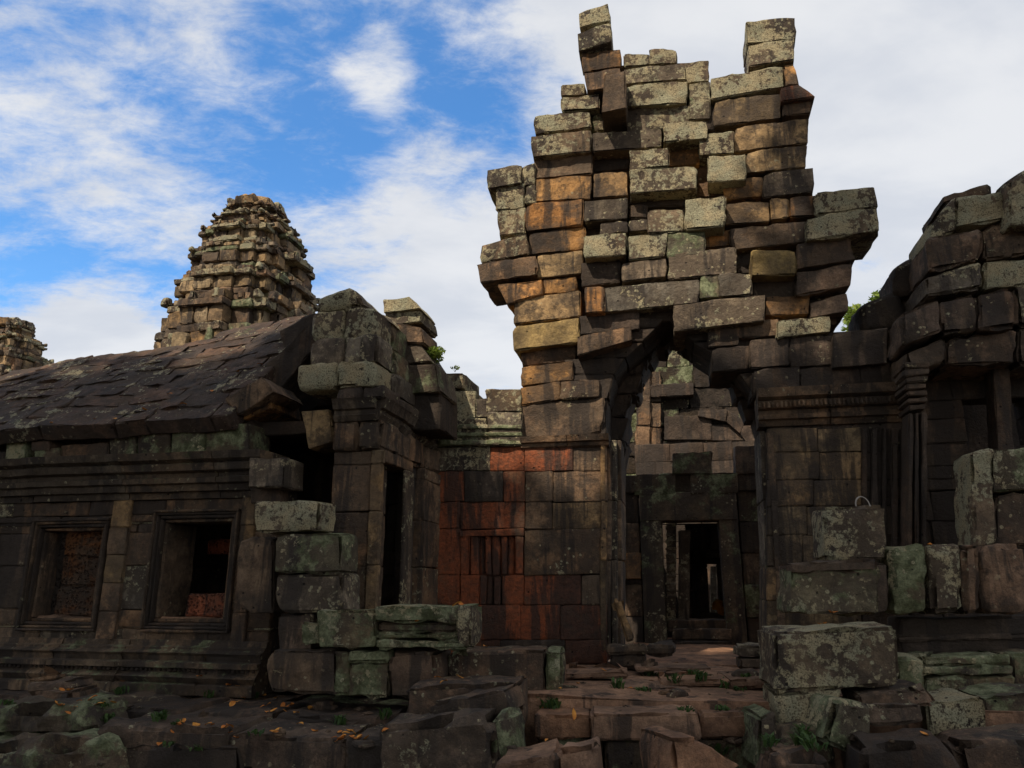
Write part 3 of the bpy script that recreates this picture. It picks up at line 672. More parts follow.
    def lerp(p, q): (ua, za), (ub, zb_) = p, q; return lambda u: za + (zb_ - za) * (u - ua) / (ub - ua)
    zEf = lerp(uz(0, 436, .25), uz(240, 410, .25)); zRf = lerp(uz(60, 364, -1.86), uz(300, 318, -1.86)); zE = zEf(uz(120, 420)[0]); zR = zRf(uz(200, 340)[0])
    for k in range(nC):
        t0, t1 = k / nC, (k + 1.05) / nC
        def f(t, u): return (.05 * math.sin(u * 1.3 + t * 2) + .03 * math.sin(u * 3.1 - t * 5) + zEf(u) + (zRf(u) - zEf(u)) * (.85 * t + .15 * math.sin(min(t, 1.02) * 1.4) / math.sin(1.4)), .24 - 2.1 * t)
        uend = uz(242, 425)[0] + (.55 * k / nC) + random.uniform(-.06, .1)
        x = uL - random.random() * .5
        while x < uend - .12:
            e = min(uend, x + random.uniform(.4, 1.2)); dz = random.uniform(-.016, .016) + (random.choice([-.08, -.06, .0, -.12]) if k == nC - 1 else 0)
            g = random.uniform(-.008, .008)
            A, B = f(t0, x), f(t0, e); C_, D = f(t1, x), f(t1, e)
            c = [LP.pt(x, C_[0] + dz + .03, C_[1] + .03), LP.pt(e, D[0] + dz + .03, D[1] + .03), LP.pt(e, B[0] + dz, B[1] + .075 + g), LP.pt(x, A[0] + dz, A[1] + .075 + g)]
            back = [LP.pt(x, C_[0] - .2, C_[1] - .12), LP.pt(e, D[0] - .2, D[1] - .12), LP.pt(e, B[0] - .16, B[1] - .06), LP.pt(x, A[0] - .16, A[1] - .06)]
            m.hexa(c + back, (random.choice([(.095, .059, .040), (.105, .066, .044), (.085, .054, .038)]), .50, .25, .35), rough=.02, chip=1.6, r=.012, res=.07, var=.1); x = e
    # broken eave slabs at the right end
    m.quad(LP, [(224, 398), (262, 376), (274, 392), (238, 416)], .18, .8, 'brown', rough=.02); m.quad(LP, [(232, 400), (268, 386), (272, 408), (240, 420)], .02, .8, 'orange', rough=.015)
    m.quad(LP, [(258, 372), (312, 322), (316, 348), (270, 402)], -.45, 1.0, 'dark', rough=.03); m.quad(LP, [(280, 330), (316, 312), (318, 338), (284, 352)], -.8, .8, 'dark', rough=.03)
    rf = T.part('roof', m, ROOFM)
    # far slope, rear wall and end: keep the inside dark
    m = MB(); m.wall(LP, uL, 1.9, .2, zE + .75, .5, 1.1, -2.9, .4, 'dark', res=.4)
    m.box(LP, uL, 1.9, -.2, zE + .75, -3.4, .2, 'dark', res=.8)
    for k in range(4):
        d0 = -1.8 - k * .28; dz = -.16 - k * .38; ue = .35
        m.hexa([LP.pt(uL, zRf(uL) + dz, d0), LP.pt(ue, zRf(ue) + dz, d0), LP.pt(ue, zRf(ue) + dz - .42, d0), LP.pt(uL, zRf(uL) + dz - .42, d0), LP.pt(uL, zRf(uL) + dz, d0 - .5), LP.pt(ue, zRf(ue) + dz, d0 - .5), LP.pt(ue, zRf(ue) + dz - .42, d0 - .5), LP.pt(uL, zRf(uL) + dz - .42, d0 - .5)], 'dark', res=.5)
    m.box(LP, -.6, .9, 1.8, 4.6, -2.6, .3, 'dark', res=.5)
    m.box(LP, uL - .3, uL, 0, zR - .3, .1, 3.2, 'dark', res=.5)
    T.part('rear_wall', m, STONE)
    # plinth ledges in front
    m = MB(); fz = zb0
    zl = [(zb0 + .005, .62, uL, uz(420, 700)[0]), (uz(250, 712, 1.2)[1], 1.25, uz(112, 712, 1.2)[0], uz(430, 712, 1.2)[0]), (uz(250, 728, 1.9)[1] - .03, 1.95, uz(95, 728, 1.9)[0], uz(425, 728, 1.9)[0])]
    for i, (zt, d, a, b_) in enumerate(zl):
        x = a
        while x < b_ - .1:
            e = min(b_, x + random.uniform(.7, 1.5)); 
            if b_ - e < .3: e = b_
            m.box(LP, x, e, zt - .30 - random.uniform(0, .02), zt + random.uniform(-.035, .01), d + random.uniform(-.06, .05), .8, random.choice(['mauve', 'dark', 'mossy', 'mauve']), rough=.028, chip=1.6, r=.035); x = e
    m.box(LP, uL, uz(330, 700)[0], -.2, zb0 - .2, .5, .6, 'dark', res=.4)
    T.part('plinth', m, STONE)
gallery()

# ------------------------------------------------------------------ distant towers
def prang(name, label, cat, cx, Y, zbase, tiers, yaw, group=None):
    """tiers: list of (z0, z1, half width)"""
    loc = Vector(((cx - 512) / 775.3 * Y, Y, 0)); T = Thing(name, label, cat, loc)
    ca, sa = math.cos(math.radians(yaw)), math.sin(math.radians(yaw))
    def ring(m, z0, z1, h, kind, rough=.045, bw=.62):
        # redented plan: centre bay proudest
        hh = h
        for q in range(4):
            h = hh * random.uniform(.95, 1.03)
            an = math.radians(yaw) + q * math.pi / 2; n = Vector((-math.sin(an), -math.cos(an), 0)); u = Vector((math.cos(an), -math.sin(an), 0))
            for a, b_, o in ((-.82, -.62, .82), (-.62, -.34, .93), (-.34, .34, 1.05), (.34, .62, .93), (.62, .82, .82)):
                w = (b_ - a) * h; k = max(1, int(round(w / bw)))
                for i in range(k):
                    x0, x1 = a * h + w * i / k, a * h + w * (i + 1) / k; oo = o * h + random.uniform(-.15, .07) - (.3 if random.random() < .08 else 0)
                    if abs(a + b_) > 1.3 and random.random() < .22: continue
                    zt = z1 + random.uniform(-.05, .04)
                    pts = [loc + u * x + n * (oo - dd) + Vector((0, 0, z)) for dd in (0, .7) for x, z in ((x0, zt), (x1, zt), (x1, z0), (x0, z0))]
                    m.hexa(pts, random.choice(kind), rough=rough, r=.03, res=.16, dres=.6, chip=1.7)
    for z0, z1, h in tiers:
        m = MB(); H = z1 - z0; K1 = [((.34, .245, .135), .25, .1, .22), 'tan', ((.30, .22, .13), .3, .1, .25), 'brown', 'tan']; K2 = ['grey', 'lichen', 'pale', 'brown', 'lichen', 'green']
        ring(m, z0, z0 + .22 * H, h * 1.02, K2, bw=1.1); ring(m, z0 + .22 * H, z0 + .62 * H, h * .95, K1, bw=.62)
        ring(m, z0 + .62 * H, z0 + .82 * H, h * 1.03, K2, bw=1.5); ring(m, z0 + .82 * H, z1, h * .95, K1)
        o = T.part('tier', m, FAR)
        for q in (0, 1, 3):       # small antefix stones standing on the cornice
            an = math.radians(yaw) + q * math.pi / 2; n = Vector((-math.sin(an), -math.cos(an), 0)); u = Vector((math.cos(an), -math.sin(an), 0))
            if n.y > .3 or n.x < -.5: continue
            for x in (-.7, -.46, -.18, .18, .46, .7):
                if random.random() < .35: continue
                w = .2 * h * .6; hh = H * random.uniform(.14, .24); base = loc + u * x * h + n * (h * (1.0 if abs(x) < .4 else .86)) + Vector((0, 0, z0 + .82 * H))
                pts = [base + u * dx + n * dn + Vector((0, 0, dz)) for dn in (.1, -.2) for dx, dz in ((-w * .3, hh), (w * .3, hh), (w * .5, 0), (-w * .5, 0))]
                m = MB(); m.hexa(pts, random.choice(K2), rough=.04, r=.05, res=.2); T.part('antefix', m, FAR, o)
    z, h = tiers[-1][1], tiers[-1][2]
    for i in range(7):
        an = i * 2 * math.pi / 7; rr = h * .6; p = loc + Vector((math.cos(an) * rr, math.sin(an) * rr, z - .1)); q = h * .42
        m = MB(); m.hexa([p + Vector((dx * q, dy * q, dz * random.uniform(.3, .5))) for dy in (-1, 1) for dx, dz in ((-.8, 1), (.8, 1), (1, 0), (-1, 0))], random.choice(['lichen', 'grey', 'tan']), rough=.06, r=.08, res=.2); T.part('crown_stone', m, FAR)
    m = MB(); p = loc + Vector((0, 0, z - .1)); m.hexa([p + Vector((dx * h * .6, dy * h * .6, dz * .6)) for dy in (-1, 1) for dx, dz in ((-.7, 1), (.7, 1), (1, 0), (-1, 0))], 'lichen', rough=.07, r=.12, res=.2); T.part('crown_stone', m, FAR)
    m = MB()
    for z0, z1, h in tiers: m.hexa([loc + Vector((x * h * .7, y * h * .7, zz)) for y in (-1, 1) for x, zz in ((-1, z1), (1, z1), (1, z0), (-1, z0))], 'dark', res=1)
    T.part('core', m, FAR)
def zat(py, Y): r = ray(400, py); return EYE + Y * r.z / r.y
def mk_tower(name, label, cat, cx, Y, rows, yaw):
    t = []
    for y0, y1, hw in rows: t.append((zat(y1, Y), zat(y0, Y), hw / 775.3 * Y))
    prang(name, label, cat, cx, Y, 0, t, yaw)
mk_tower('temple_tower', 'tall sunlit stepped sanctuary tower rising behind the slab roof of the gallery', 'tower', 223, 27,
         [(354, 470, 80), (316, 354, 75), (288, 316, 67), (262, 288, 58), (240, 262, 50), (226, 240, 41), (215, 226, 31)], 14)
mk_tower('temple_tower', 'small distant tower stump cut by the left edge of the photo', 'tower', -30, 40, [(404, 470, 46), (378, 404, 43), (356, 378, 36), (340, 356, 28), (328, 340, 18)], 14)

# ------------------------------------------------------------------ behind the arch
def inner():
    IP = Plane(690, 13.6, YAW); T = Thing('inner_doorway', 'dark mossy stone doorway seen through the tall arch', 'doorway', IP.pt(0, .5, 0))
    uz = IP.uz; zf = uz(690, 650)[1]
    a, b_ = uz(664, 570)[0], uz(722, 570)[0]; zt = uz(690, 521)[1]; zl = uz(690, 492)[1]
    oa, ob = uz(642, 570)[0], uz(742, 570)[0]
    m = MB()
    for za, zb_ in zip(np.linspace(zf, zl, 6), np.linspace(zf, zl, 6)[1:]):
        for x0, x1 in ((560, 600), (600, 622), (622, 641), (743, 764), (764, 800), (800, 840)): m.box(IP, uz(x0, 570)[0], uz(x1, 570)[0], za, zb_, random.uniform(-.03, .03), .5, random.choice(['dark', 'mossy', 'brown', 'dark']), rough=.014)
    m.px(IP, 614, 552, 641, 579, 0, .06, .4, 'orange', rough=.012)
    m.box(IP, uz(560, 570)[0], uz(830, 570)[0], zl, uz(690, 474)[1], .02, .5, 'dark', rough=.016)
    T.part('wall', m, STONE)
    m = MB(); m.box(IP, oa, a, zf, zl - .33, .08, .55, 'mossy', rough=.008); m.box(IP, b_, ob, zf, zl - .33, .08, .55, 'mossy', rough=.008); m.box(IP, oa, ob, zt, zl, .085, .55, 'mossy', rough=.01)
    T.part('door_frame', m, STONE)
    m = MB(); m.px(IP, 668, 620, 735, 632, 0, -.08, .6, 'brown', rough=.012); m.px(IP, 672, 629, 732, 640, 0, .1, .5, 'brown'); m.px(IP, 668, 641, 738, 652, 0, .2, .5, 'dark'); T.part('threshold', m, STONE)
    m = MB(); m.px(IP, 666, 523, 676, 630, .0, -.20, .25, 'pale', rough=.006)
    for y in range(526, 626, 7): m.px(IP, 665.5, y, 676.5, y + 3.2, 0, -.16, .2, 'pale', rough=.004)
    m.px(IP, 678, 530, 690, 628, 0, -.30, .3, 'pale', rough=.008); T.part('colonnette', m, STONE)
    m = MB(); m.px(IP, 672, 452, 712, 474, -.02, .12, .5, 'mossy', rough=.014); T.part('lintel_block', m, STONE)
    m = MB(); m.px(IP, 735, 446, 762, 474, -.02, .05, .5, 'dark', rough=.016); m.px(IP, 634, 474, 676, 495, -.02, .1, .5, 'mossy'); m.px(IP, 690, 474, 738, 494, -.02, .1, .5, 'mossy'); T.part('lintel', m, STONE)
    # dark room behind and its far doorway
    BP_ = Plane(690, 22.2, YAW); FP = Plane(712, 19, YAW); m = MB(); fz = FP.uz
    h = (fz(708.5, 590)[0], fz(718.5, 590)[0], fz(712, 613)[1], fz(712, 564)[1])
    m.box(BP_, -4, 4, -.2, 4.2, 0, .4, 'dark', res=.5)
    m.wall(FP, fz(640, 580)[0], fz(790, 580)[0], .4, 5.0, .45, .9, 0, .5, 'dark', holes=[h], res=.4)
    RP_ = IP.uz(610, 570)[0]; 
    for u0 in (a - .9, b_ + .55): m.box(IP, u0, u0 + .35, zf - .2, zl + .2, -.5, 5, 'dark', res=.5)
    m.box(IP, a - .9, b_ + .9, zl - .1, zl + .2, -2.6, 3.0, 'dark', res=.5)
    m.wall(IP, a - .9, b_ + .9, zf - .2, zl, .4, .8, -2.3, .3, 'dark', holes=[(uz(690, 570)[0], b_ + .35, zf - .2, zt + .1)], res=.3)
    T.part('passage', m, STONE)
    m = MB(); m.px(FP, 706, 553, 728, 558, 0, .06, .2, 'pale'); T.part('far_lintel', m, STONE)
    CP = Plane(714, 20.2, YAW); m = MB(); m.px(CP, 710.5, 566, 717, 616, 0, 0, .3, 'pale', rough=.008)
    single('stone_post', 'pale stone post glimpsed through the farthest little doorway', 'post', m, STONE)
    m = MB(); DP = Plane(720, 18.2, YAW)
    m.quad(DP, [(713, 600), (721, 598), (727, 617), (715, 612)], 0, .3, 'orange', rough=.04, r=.08); o = single('saffron_cloth', 'small orange cloth bundle at the foot of the farthest dark doorway', 'cloth', m, CLOTH)
    # tower wall above, its shade put into darkened tints
    BP = Plane(690, 21, YAW); T = Thing('rear_tower', 'lichen speckled tower wall with carved pilaster framed by the arch', 'tower', BP.pt(0, 0, 0))
    m = MB(); u0, u1 = BP.uz(585, 450)[0], BP.uz(790, 450)[0]
    zz = [BP.uz(690, y)[1] for y in (500, 488, 472, 455, 440, 425, 408, 388, 366, 345, 325)]
    for za, zb_ in zip(zz, zz[1:]):
        x = u0
        while x < u1 - .1:
            e = min(u1, x + random.uniform(.6, 1.4)); m.box(BP, x, e, za, zb_, random.uniform(-.05, .05), .8, random.choice([((.046, .035, .023), .5, .5, .4), ((.032, .024, .016), .35, .4, .4), ((.055, .042, .025), .5, 1.05, .35)]), rough=.035, res=.14, chip=2); x = e  # block tints lowered to stand in for shade on this wall
    T.part('wall', m, FAR)
    m = MB()
    for y0, y1, d in ((368, 400, .3), (400, 425, .35), (425, 450, .3), (450, 476, .38)): m.px(BP, 636, y0, 650, y1, 0, d, .5, 'brown', rough=.03); m.px(BP, 650, y0 + 3, 661, y1 + 2, 0, d - .12, .5, 'brown', rough=.03)
    T.part('pilaster', m, FAR)
    m = MB(); m.quad(BP, [(700, 408), (728, 410), (726, 422), (698, 416)], .2, .4, 'dark', rough=.03); m.quad(BP, [(728, 410), (745, 422), (740, 434), (726, 422)], .2, .4, 'dark', rough=.03); m.quad(BP, [(745, 422), (760, 446), (752, 450), (740, 434)], .2, .4, 'dark', rough=.03); m.px(BP, 664, 416, 712, 440, .0, .1, .5, 'dark', rough=.03); m.px(BP, 700, 424, 752, 441, .0, .06, .5, 'dark', rough=.03); m.px(BP, 650, 384, 694, 396, -.05, .3, .5, 'dark', rough=.03); m.px(BP, 700, 442, 770, 456, 0, .2, .5, 'dark', rough=.03)
    T.part('pediment', m, FAR)
inner()

# ------------------------------------------------------------------ dark building on the right
def right_building():
    RP = Plane(925, 8.9, YAW); T = Thing('shadowed_gallery', 'massive dark stone building with stepped rounded roof courses at the right edge', 'gallery', RP.pt(1, 0, 0))
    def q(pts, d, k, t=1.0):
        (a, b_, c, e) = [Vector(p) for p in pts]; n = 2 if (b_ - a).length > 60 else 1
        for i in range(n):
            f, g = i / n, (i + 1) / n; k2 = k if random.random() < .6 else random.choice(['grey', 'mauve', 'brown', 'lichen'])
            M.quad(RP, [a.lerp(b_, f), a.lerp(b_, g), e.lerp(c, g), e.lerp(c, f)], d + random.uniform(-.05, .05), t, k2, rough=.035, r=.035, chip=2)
    M = MB()
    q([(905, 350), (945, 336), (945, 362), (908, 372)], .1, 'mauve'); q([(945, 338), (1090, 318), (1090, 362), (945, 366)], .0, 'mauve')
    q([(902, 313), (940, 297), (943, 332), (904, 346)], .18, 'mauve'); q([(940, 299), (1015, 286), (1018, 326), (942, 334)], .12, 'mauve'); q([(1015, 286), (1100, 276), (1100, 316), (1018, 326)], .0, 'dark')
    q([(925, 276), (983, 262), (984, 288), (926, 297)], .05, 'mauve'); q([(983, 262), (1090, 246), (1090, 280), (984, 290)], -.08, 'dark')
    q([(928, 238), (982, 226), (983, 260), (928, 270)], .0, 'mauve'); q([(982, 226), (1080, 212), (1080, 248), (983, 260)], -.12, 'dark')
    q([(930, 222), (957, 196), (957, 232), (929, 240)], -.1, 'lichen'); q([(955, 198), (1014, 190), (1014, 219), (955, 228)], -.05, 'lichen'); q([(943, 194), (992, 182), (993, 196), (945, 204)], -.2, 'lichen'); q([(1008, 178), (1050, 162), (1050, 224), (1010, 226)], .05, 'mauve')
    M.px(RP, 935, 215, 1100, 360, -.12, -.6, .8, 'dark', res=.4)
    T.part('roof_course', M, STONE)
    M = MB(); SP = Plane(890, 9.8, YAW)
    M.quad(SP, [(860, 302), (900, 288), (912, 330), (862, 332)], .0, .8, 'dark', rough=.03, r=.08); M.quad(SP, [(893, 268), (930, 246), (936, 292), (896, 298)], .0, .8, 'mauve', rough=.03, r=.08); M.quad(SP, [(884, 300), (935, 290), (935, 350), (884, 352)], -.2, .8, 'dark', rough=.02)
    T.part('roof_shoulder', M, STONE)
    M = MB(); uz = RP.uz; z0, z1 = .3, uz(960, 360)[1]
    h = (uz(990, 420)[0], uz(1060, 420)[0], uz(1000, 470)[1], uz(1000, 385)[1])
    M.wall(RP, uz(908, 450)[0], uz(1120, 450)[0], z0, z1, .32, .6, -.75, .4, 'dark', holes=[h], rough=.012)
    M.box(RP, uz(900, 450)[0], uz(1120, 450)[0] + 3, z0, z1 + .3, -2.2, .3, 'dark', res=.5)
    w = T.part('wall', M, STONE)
    M = MB()
    for i in range(7):
        y = 362 + i * 7; M.px(RP, 903 + i, y, 930 - i * .5, y + 6, -.05, .16 - i * .025, .5, 'mauve', rough=.012)
    for x in (908, 915, 922): M.px(RP, x, 412, x + 5, 600, 0, .03, .3, 'dark', rough=.008)
    T.part('pilaster', M, STONE, w)
    M = MB(); M.quad(RP, [(993, 362), (1010, 360), (1016, 470), (999, 472)], -.3, .3, 'dark', rough=.008); T.part('colonnette', M, STONE, w)
right_building()

# ------------------------------------------------------------------ terrace
def terrace():
    m = MB(); zt = .60
    m.box(GP, -2.6, 5.5, -.3, zt - .07, 2.75, 3.2, 'path', rough=.03, res=.3, dres=.3)
    m.box(GP, -.9, 1.9, -.3, zt - .06, -.3, 4.5, 'path', rough=.02, res=.4, dres=.4)
    structure('terrace', m, STONE)
terrace()
_g = 'fallen and tumbled sandstone blocks'
def stone(name, label, parts, group=_g, mat=None):
    m = MB()
    for p in parts:
        px, Y, yaw = p[0]; pl = Plane(px, Y, yaw); kw = dict(rough=.026, chip=2.0, r=.022, res=.085); kw.update(p[5] if len(p) > 5 else {})
        m.quad(pl, p[1], p[2], p[3], p[4], **kw)
    return single(name, label, 'stone block', m, mat or STONE, group)
def R(x0, y0, x1, y1, s=0.):
    xc = (x0 + x1) / 2; return [(x0, y0 + s * (x0 - xc)), (x1, y0 + s * (x1 - xc)), (x1, y1 + s * (x1 - xc)), (x0, y1 + s * (x0 - xc))]
def blocks():
    # left of the path
    P1 = (400, 7.75, 10)
    stone('fallen_block', 'green lichened block lying left of its carved neighbour below the porch pillar', [(P1, R(316, 610, 375, 648, -.02), 0, .5, 'green'), (P1, R(300, 622, 330, 646), -.1, .4, 'green')])
    stone('carved_block', 'long carved lintel block with mossy mouldings lying in front of the porch door', [(P1, R(376, 606, 470, 622), .02, .5, 'green'), (P1, R(378, 622, 464, 632), -.05, .4, 'mossy'), (P1, R(376, 632, 470, 640), .0, .45, 'green'), (P1, R(376, 640, 468, 649), .04, .5, 'green'), (P1, R(455, 606, 471, 648), .05, .5, 'lichen')])
    W = (300, 8.2, 12)
    stone('stacked_block', 'topmost lichen capped block of the short stack between window and porch pillar', [(W, R(254, 501, 319, 532), 0, .4, 'lichen')], 'blocks stacked beside the porch pillar')
    stone('stacked_block', 'bright green mossy block in the middle of the stack beside the porch pillar', [(W, R(274, 533, 341, 573), .03, .45, 'green')], 'blocks stacked beside the porch pillar')
    stone('stacked_block', 'streaky grey block third from the top in the stack beside the porch pillar', [(W, R(275, 574, 342, 613), .02, .45, 'pale')], 'blocks stacked beside the porch pillar')
    stone('stacked_block', 'dark smooth block at the bottom left of the stack beside the porch pillar', [(W, R(277, 614, 312, 652), .0, .45, 'mauve')], 'blocks stacked beside the porch pillar')
    stone('stacked_block', 'plain brown block behind the stack and right of the half open window', [((270, 8.6, 12), R(237, 536, 274, 613), 0, .3, 'brown', dict(rough=.012))], 'blocks stacked beside the porch pillar')
    B = (350, 7.9, 10)
    stone('plinth_block', 'worn brown plinth block with a broken face left of the green carved stones', [(B, R(268, 650, 336, 694, .02), 0, .6, 'brown', dict(rough=.035))])
    stone('plinth_block', 'small bright green moulded block wedged under the long carved lintel', [(B, R(348, 650, 389, 662), .06, .5, 'green'), (B, R(348, 662, 389, 697), .02, .5, 'green', dict(rough=.035))])
    stone('plinth_block', 'narrow broken green stone left of the small moulded block', [(B, R(332, 652, 349, 695), .0, .5, 'green', dict(rough=.03))])
    stone('plinth_block', 'dark rough block under the right half of the long carved lintel', [(B, R(389, 652, 436, 698, -.03), .02, .6, 'mauve', dict(rough=.035))])
    stone('fallen_block', 'flat topped mauve block with a fallen leaf on it nearest the path', [((460, 7.2, 6), R(404, 684, 522, 735, -.04), 0, .62, 'mauve', dict(rough=.022, r=.035))])
    stone('fallen_block', 'long block with a green lichened end standing against the foot of the red wall', [((510, 8.0, 6), R(446, 652, 546, 700, -.02), 0, .7, 'mauve'), ((552, 7.95, 6), R(545, 652, 562, 705), .0, .7, 'green')])
    stone('fallen_slab', 'tilted slab lying on the large foreground block left of the path', [((470, 6.8, 14), [(430, 703), (505, 690), (514, 716), (432, 726)], 0, .5, 'mauve')])
    stone('fallen_block', 'large foreground block with a pale lichened edge left of the path', [((440, 6.55, 18), [(374, 727), (492, 712), (508, 800), (372, 800)], 0, .6, 'mauve', dict(r=.07, rough=.03)), ((503, 6.5, 18), [(488, 714), (509, 711), (516, 800), (490, 800)], .03, .4, 'green', dict(r=.07, rough=.03))])
    # bottom left corner
    stone('boulder', 'big rounded boulder with a hollow face in the bottom left corner', [((40, 7.6, 12), [(-30, 708), (84, 704), (96, 742), (-30, 744)], 0, .6, 'mossy', dict(r=.12, rough=.05))])
    stone('boulder', 'dark mossy boulder under the hollow one at the bottom left', [((40, 7.2, 12), [(-40, 742), (100, 740), (116, 800), (-40, 800)], 0, .6, 'mossy', dict(r=.1, rough=.05))])
    stone('fallen_slab', 'small stack of split slabs on the ledge below the blocked window', [((50, 8.2, 12), [(28, 684), (66, 680), (70, 690), (28, 694)], 0, .4, 'mauve', dict(rough=.03)), ((50, 8.1, 12), [(30, 694), (72, 691), (70, 703), (28, 705)], .03, .4, 'mauve', dict(rough=.03)), ((40, 8.3, 12), [(24, 678), (44, 674), (46, 683), (26, 685)], 0, .3, 'brown', dict(rough=.03))])  # a pile of separate slabs kept in one mesh
    stone('foreground_block', 'broad dark block along the bottom edge below the leaf strewn ledges', [((250, 7.0, 12), R(112, 748, 240, 800, -.01), 0, .7, 'dark', dict(rough=.035)), ])
    stone('foreground_block', 'mauve block along the bottom edge beside the large foreground block', [((310, 7.0, 12), R(240, 742, 372, 800, -.01), 0, .7, 'mauve', dict(rough=.035))])
    # path and its slabs
    gS = 'worn slabs of the path'
    S1 = (680, 6.95, 6)
    def slab(lab, q, Y, t, yaw=6, k='path', **kw):
        xs = sum(p[0] for p in q) / 4; return stone('paving_slab', lab, [((xs, Y, yaw), q, 0, t, k, {**dict(r=.02, rough=.016), **kw})], gS)
    slab('long worn slab forming the front step of the path', R(592, 714, 700, 740, -.01), 6.95, .95)
    slab('shorter slab at the right end of the front step', R(700, 713, 764, 738, -.01), 7.0, .9)
    slab('dirt covered slab left of the front step', R(534, 716, 592, 740), 7.1, .95)
    slab('dark stone under the long front step of the path', R(606, 740, 680, 800), 6.98, .5, k='mossy', rough=.03)
    slab('mossy stone under the right end of the front step', R(680, 738, 756, 800), 7.02, .5, k='mossy', rough=.03)
    slab('dark mossy stone under the left end of the front step', R(540, 738, 606, 800), 7.15, .5, k='mossy', rough=.03)
    slab('cracked slab behind the front step near the left wall', [(612, 686), (690, 689), (690, 694), (612, 692)], 7.95, .55)
    slab('broken slab in the middle of the path', [(662, 681), (730, 679), (730, 686), (662, 687)], 8.15, .55)
    slab('raised slab at the right of the path beside the big block', [(728, 680), (790, 678), (790, 688), (728, 689)], 8.0, .8)
    slab('thin slab deep inside the path before the inner doorway', R(636, 668, 712, 671), 9.0, .5)
    slab('small slab left of the path at the foot of the red wall', [(564, 673), (628, 672), (630, 677), (566, 679)], 8.6, .6)
    stone('foreground_stone', 'pale pointed stone at the bottom edge in front of the path step', [((700, 5.9, -20), [(672, 738), (700, 741), (744, 768), (676, 800)], 0, .5, 'path', dict(r=.03, rough=.03))])
    stone('foreground_stone', 'pale flat stone at the bottom edge left of the path step', [((577, 6.0, 12), [(556, 752), (597, 744), (600, 800), (560, 800)], 0, .4, 'path', dict(r=.03))])
    stone('foreground_stone', 'low brown stone cut by the bottom edge beside the large block', [((525, 6.0, 8), [(496, 762), (556, 754), (560, 800), (496, 800)], 0, .5, 'path', dict(r=.03))])
    # foot of the piers inside the arch
    K = (640, 9.6, 10)
    stone('pedestal', 'small moulded pedestal at the foot of the left arch jamb', [(K, R(606, 645, 646, 654), .05, .4, 'brown'), (K, R(610, 654, 644, 668), 0, .35, 'dark')], 'stones at the arch foot')
    stone('pedestal', 'rounded rough stone right of the small moulded pedestal', [((660, 9.9, 10), R(645, 644, 676, 658), 0, .4, 'brown', dict(r=.08, rough=.03))], 'stones at the arch foot')
    stone('pedestal', 'two low flat stones at the foot of the right arch jamb', [((752, 9.3, 10), R(737, 646, 775, 657), 0, .4, 'pale'), ((752, 9.3, 10), R(739, 657, 776, 669), .05, .4, 'brown')], 'stones at the arch foot')  # a pair of flat stones built as one mesh
    stone('leaning_stone', 'slender pale stone leaning diagonally against the left arch jamb', [((624, 9.75, 10), [(613, 600), (620, 598), (636, 640), (627, 644)], 0, .16, 'tan', dict(r=.05))], 'stones at the arch foot')
    # right pile
    gR = 'blocks piled before the right pier'
    stone('fallen_block', 'largest pale lichened block of the pile right of the path', [((835, 6.7, 8), [(773, 632), (898, 626), (902, 686), (776, 692)], 0, .75, 'lichen', dict(r=.03, rough=.02))], gR)
    stone('fallen_block', 'dark block under the largest lichened block beside the path', [((800, 6.75, 8), [(776, 692), (842, 690), (838, 722), (780, 726)], 0, .7, 'lichen', dict(rough=.025))], gR)
    stone('fallen_block', 'mossy block with pale patches stacked behind the largest block', [((835, 7.5, 8), [(788, 568), (880, 562), (880, 614), (790, 614)], 0, .6, 'green', dict(rough=.03)), ((835, 7.5, 8), [(788, 562), (878, 558), (878, 572), (790, 574)], .02, .6, 'mauve', dict(rough=.02))], gR)
    stone('fallen_block', 'topmost square block carrying a thin wire loop', [((852, 8.0, 8), [(823, 508), (885, 505), (887, 560), (825, 561)], 0, .5, 'lichen', dict(r=.03, rough=.02))], gR)
    D = (955, 7.9, 10); k = 0
    fl = [('leftmost fluted drum of the carved row at the right, mossy at its top', 888, 926, 'green'), ('broad second fluted drum of the carved row at the right', 927, 962, 'lichen'), ('narrow third drum between two broad ones in the carved row at the right', 962, 980, 'mauve'), ('reddish last drum of the carved row at the right edge', 981, 1026, 'mauve')]
    for lab, x0, x1, kd in fl: stone('carved_drum', lab, [(D, [(x0, 546), (x1, 543), (x1 + 1, 613), (x0 + 4, 616)], random.uniform(-.02, .04), .55, kd, dict(r=.06, rough=.02))], 'row of carved drums')
    stone('carved_block', 'moulded block with a pale edge standing on the carved drums at the right edge', [((1000, 8.1, 10), [(970, 452), (992, 449), (996, 546), (975, 548)], .05, .5, 'lichen'), ((1010, 8.1, 10), [(990, 449), (1060, 446), (1060, 490), (992, 492)], .0, .5, 'green'), ((1010, 8.1, 10), [(994, 493), (1060, 490), (1060, 545), (996, 547)], -.06, .5, 'mauve')], gR)
    stone('plinth_block', 'dark recessed course under the row of carved drums', [((960, 8.2, 10), R(900, 616, 1060, 656, -.02), 0, .5, 'dark', dict(rough=.014)), ((960, 8.2, 10), R(896, 634, 1060, 640, -.02), .05, .5, 'dark', dict(rough=.014))], gR)
    stone('plinth_block', 'bright mossy moulded block low in the pile at the right', [((965, 7.6, 10), R(922, 656, 1010, 666, -.02), .0, .5, 'green'), ((965, 7.6, 10), R(922, 666, 1014, 676, -.02), .05, .5, 'green'), ((965, 7.6, 10), R(924, 676, 1016, 700, -.02), .02, .5, 'green')], gR)
    stone('plinth_block', 'green corner stone at the right edge beside the mossy moulded block', [((1030, 7.6, 10), R(1012, 655, 1070, 700), .02, .5, 'green')], gR)
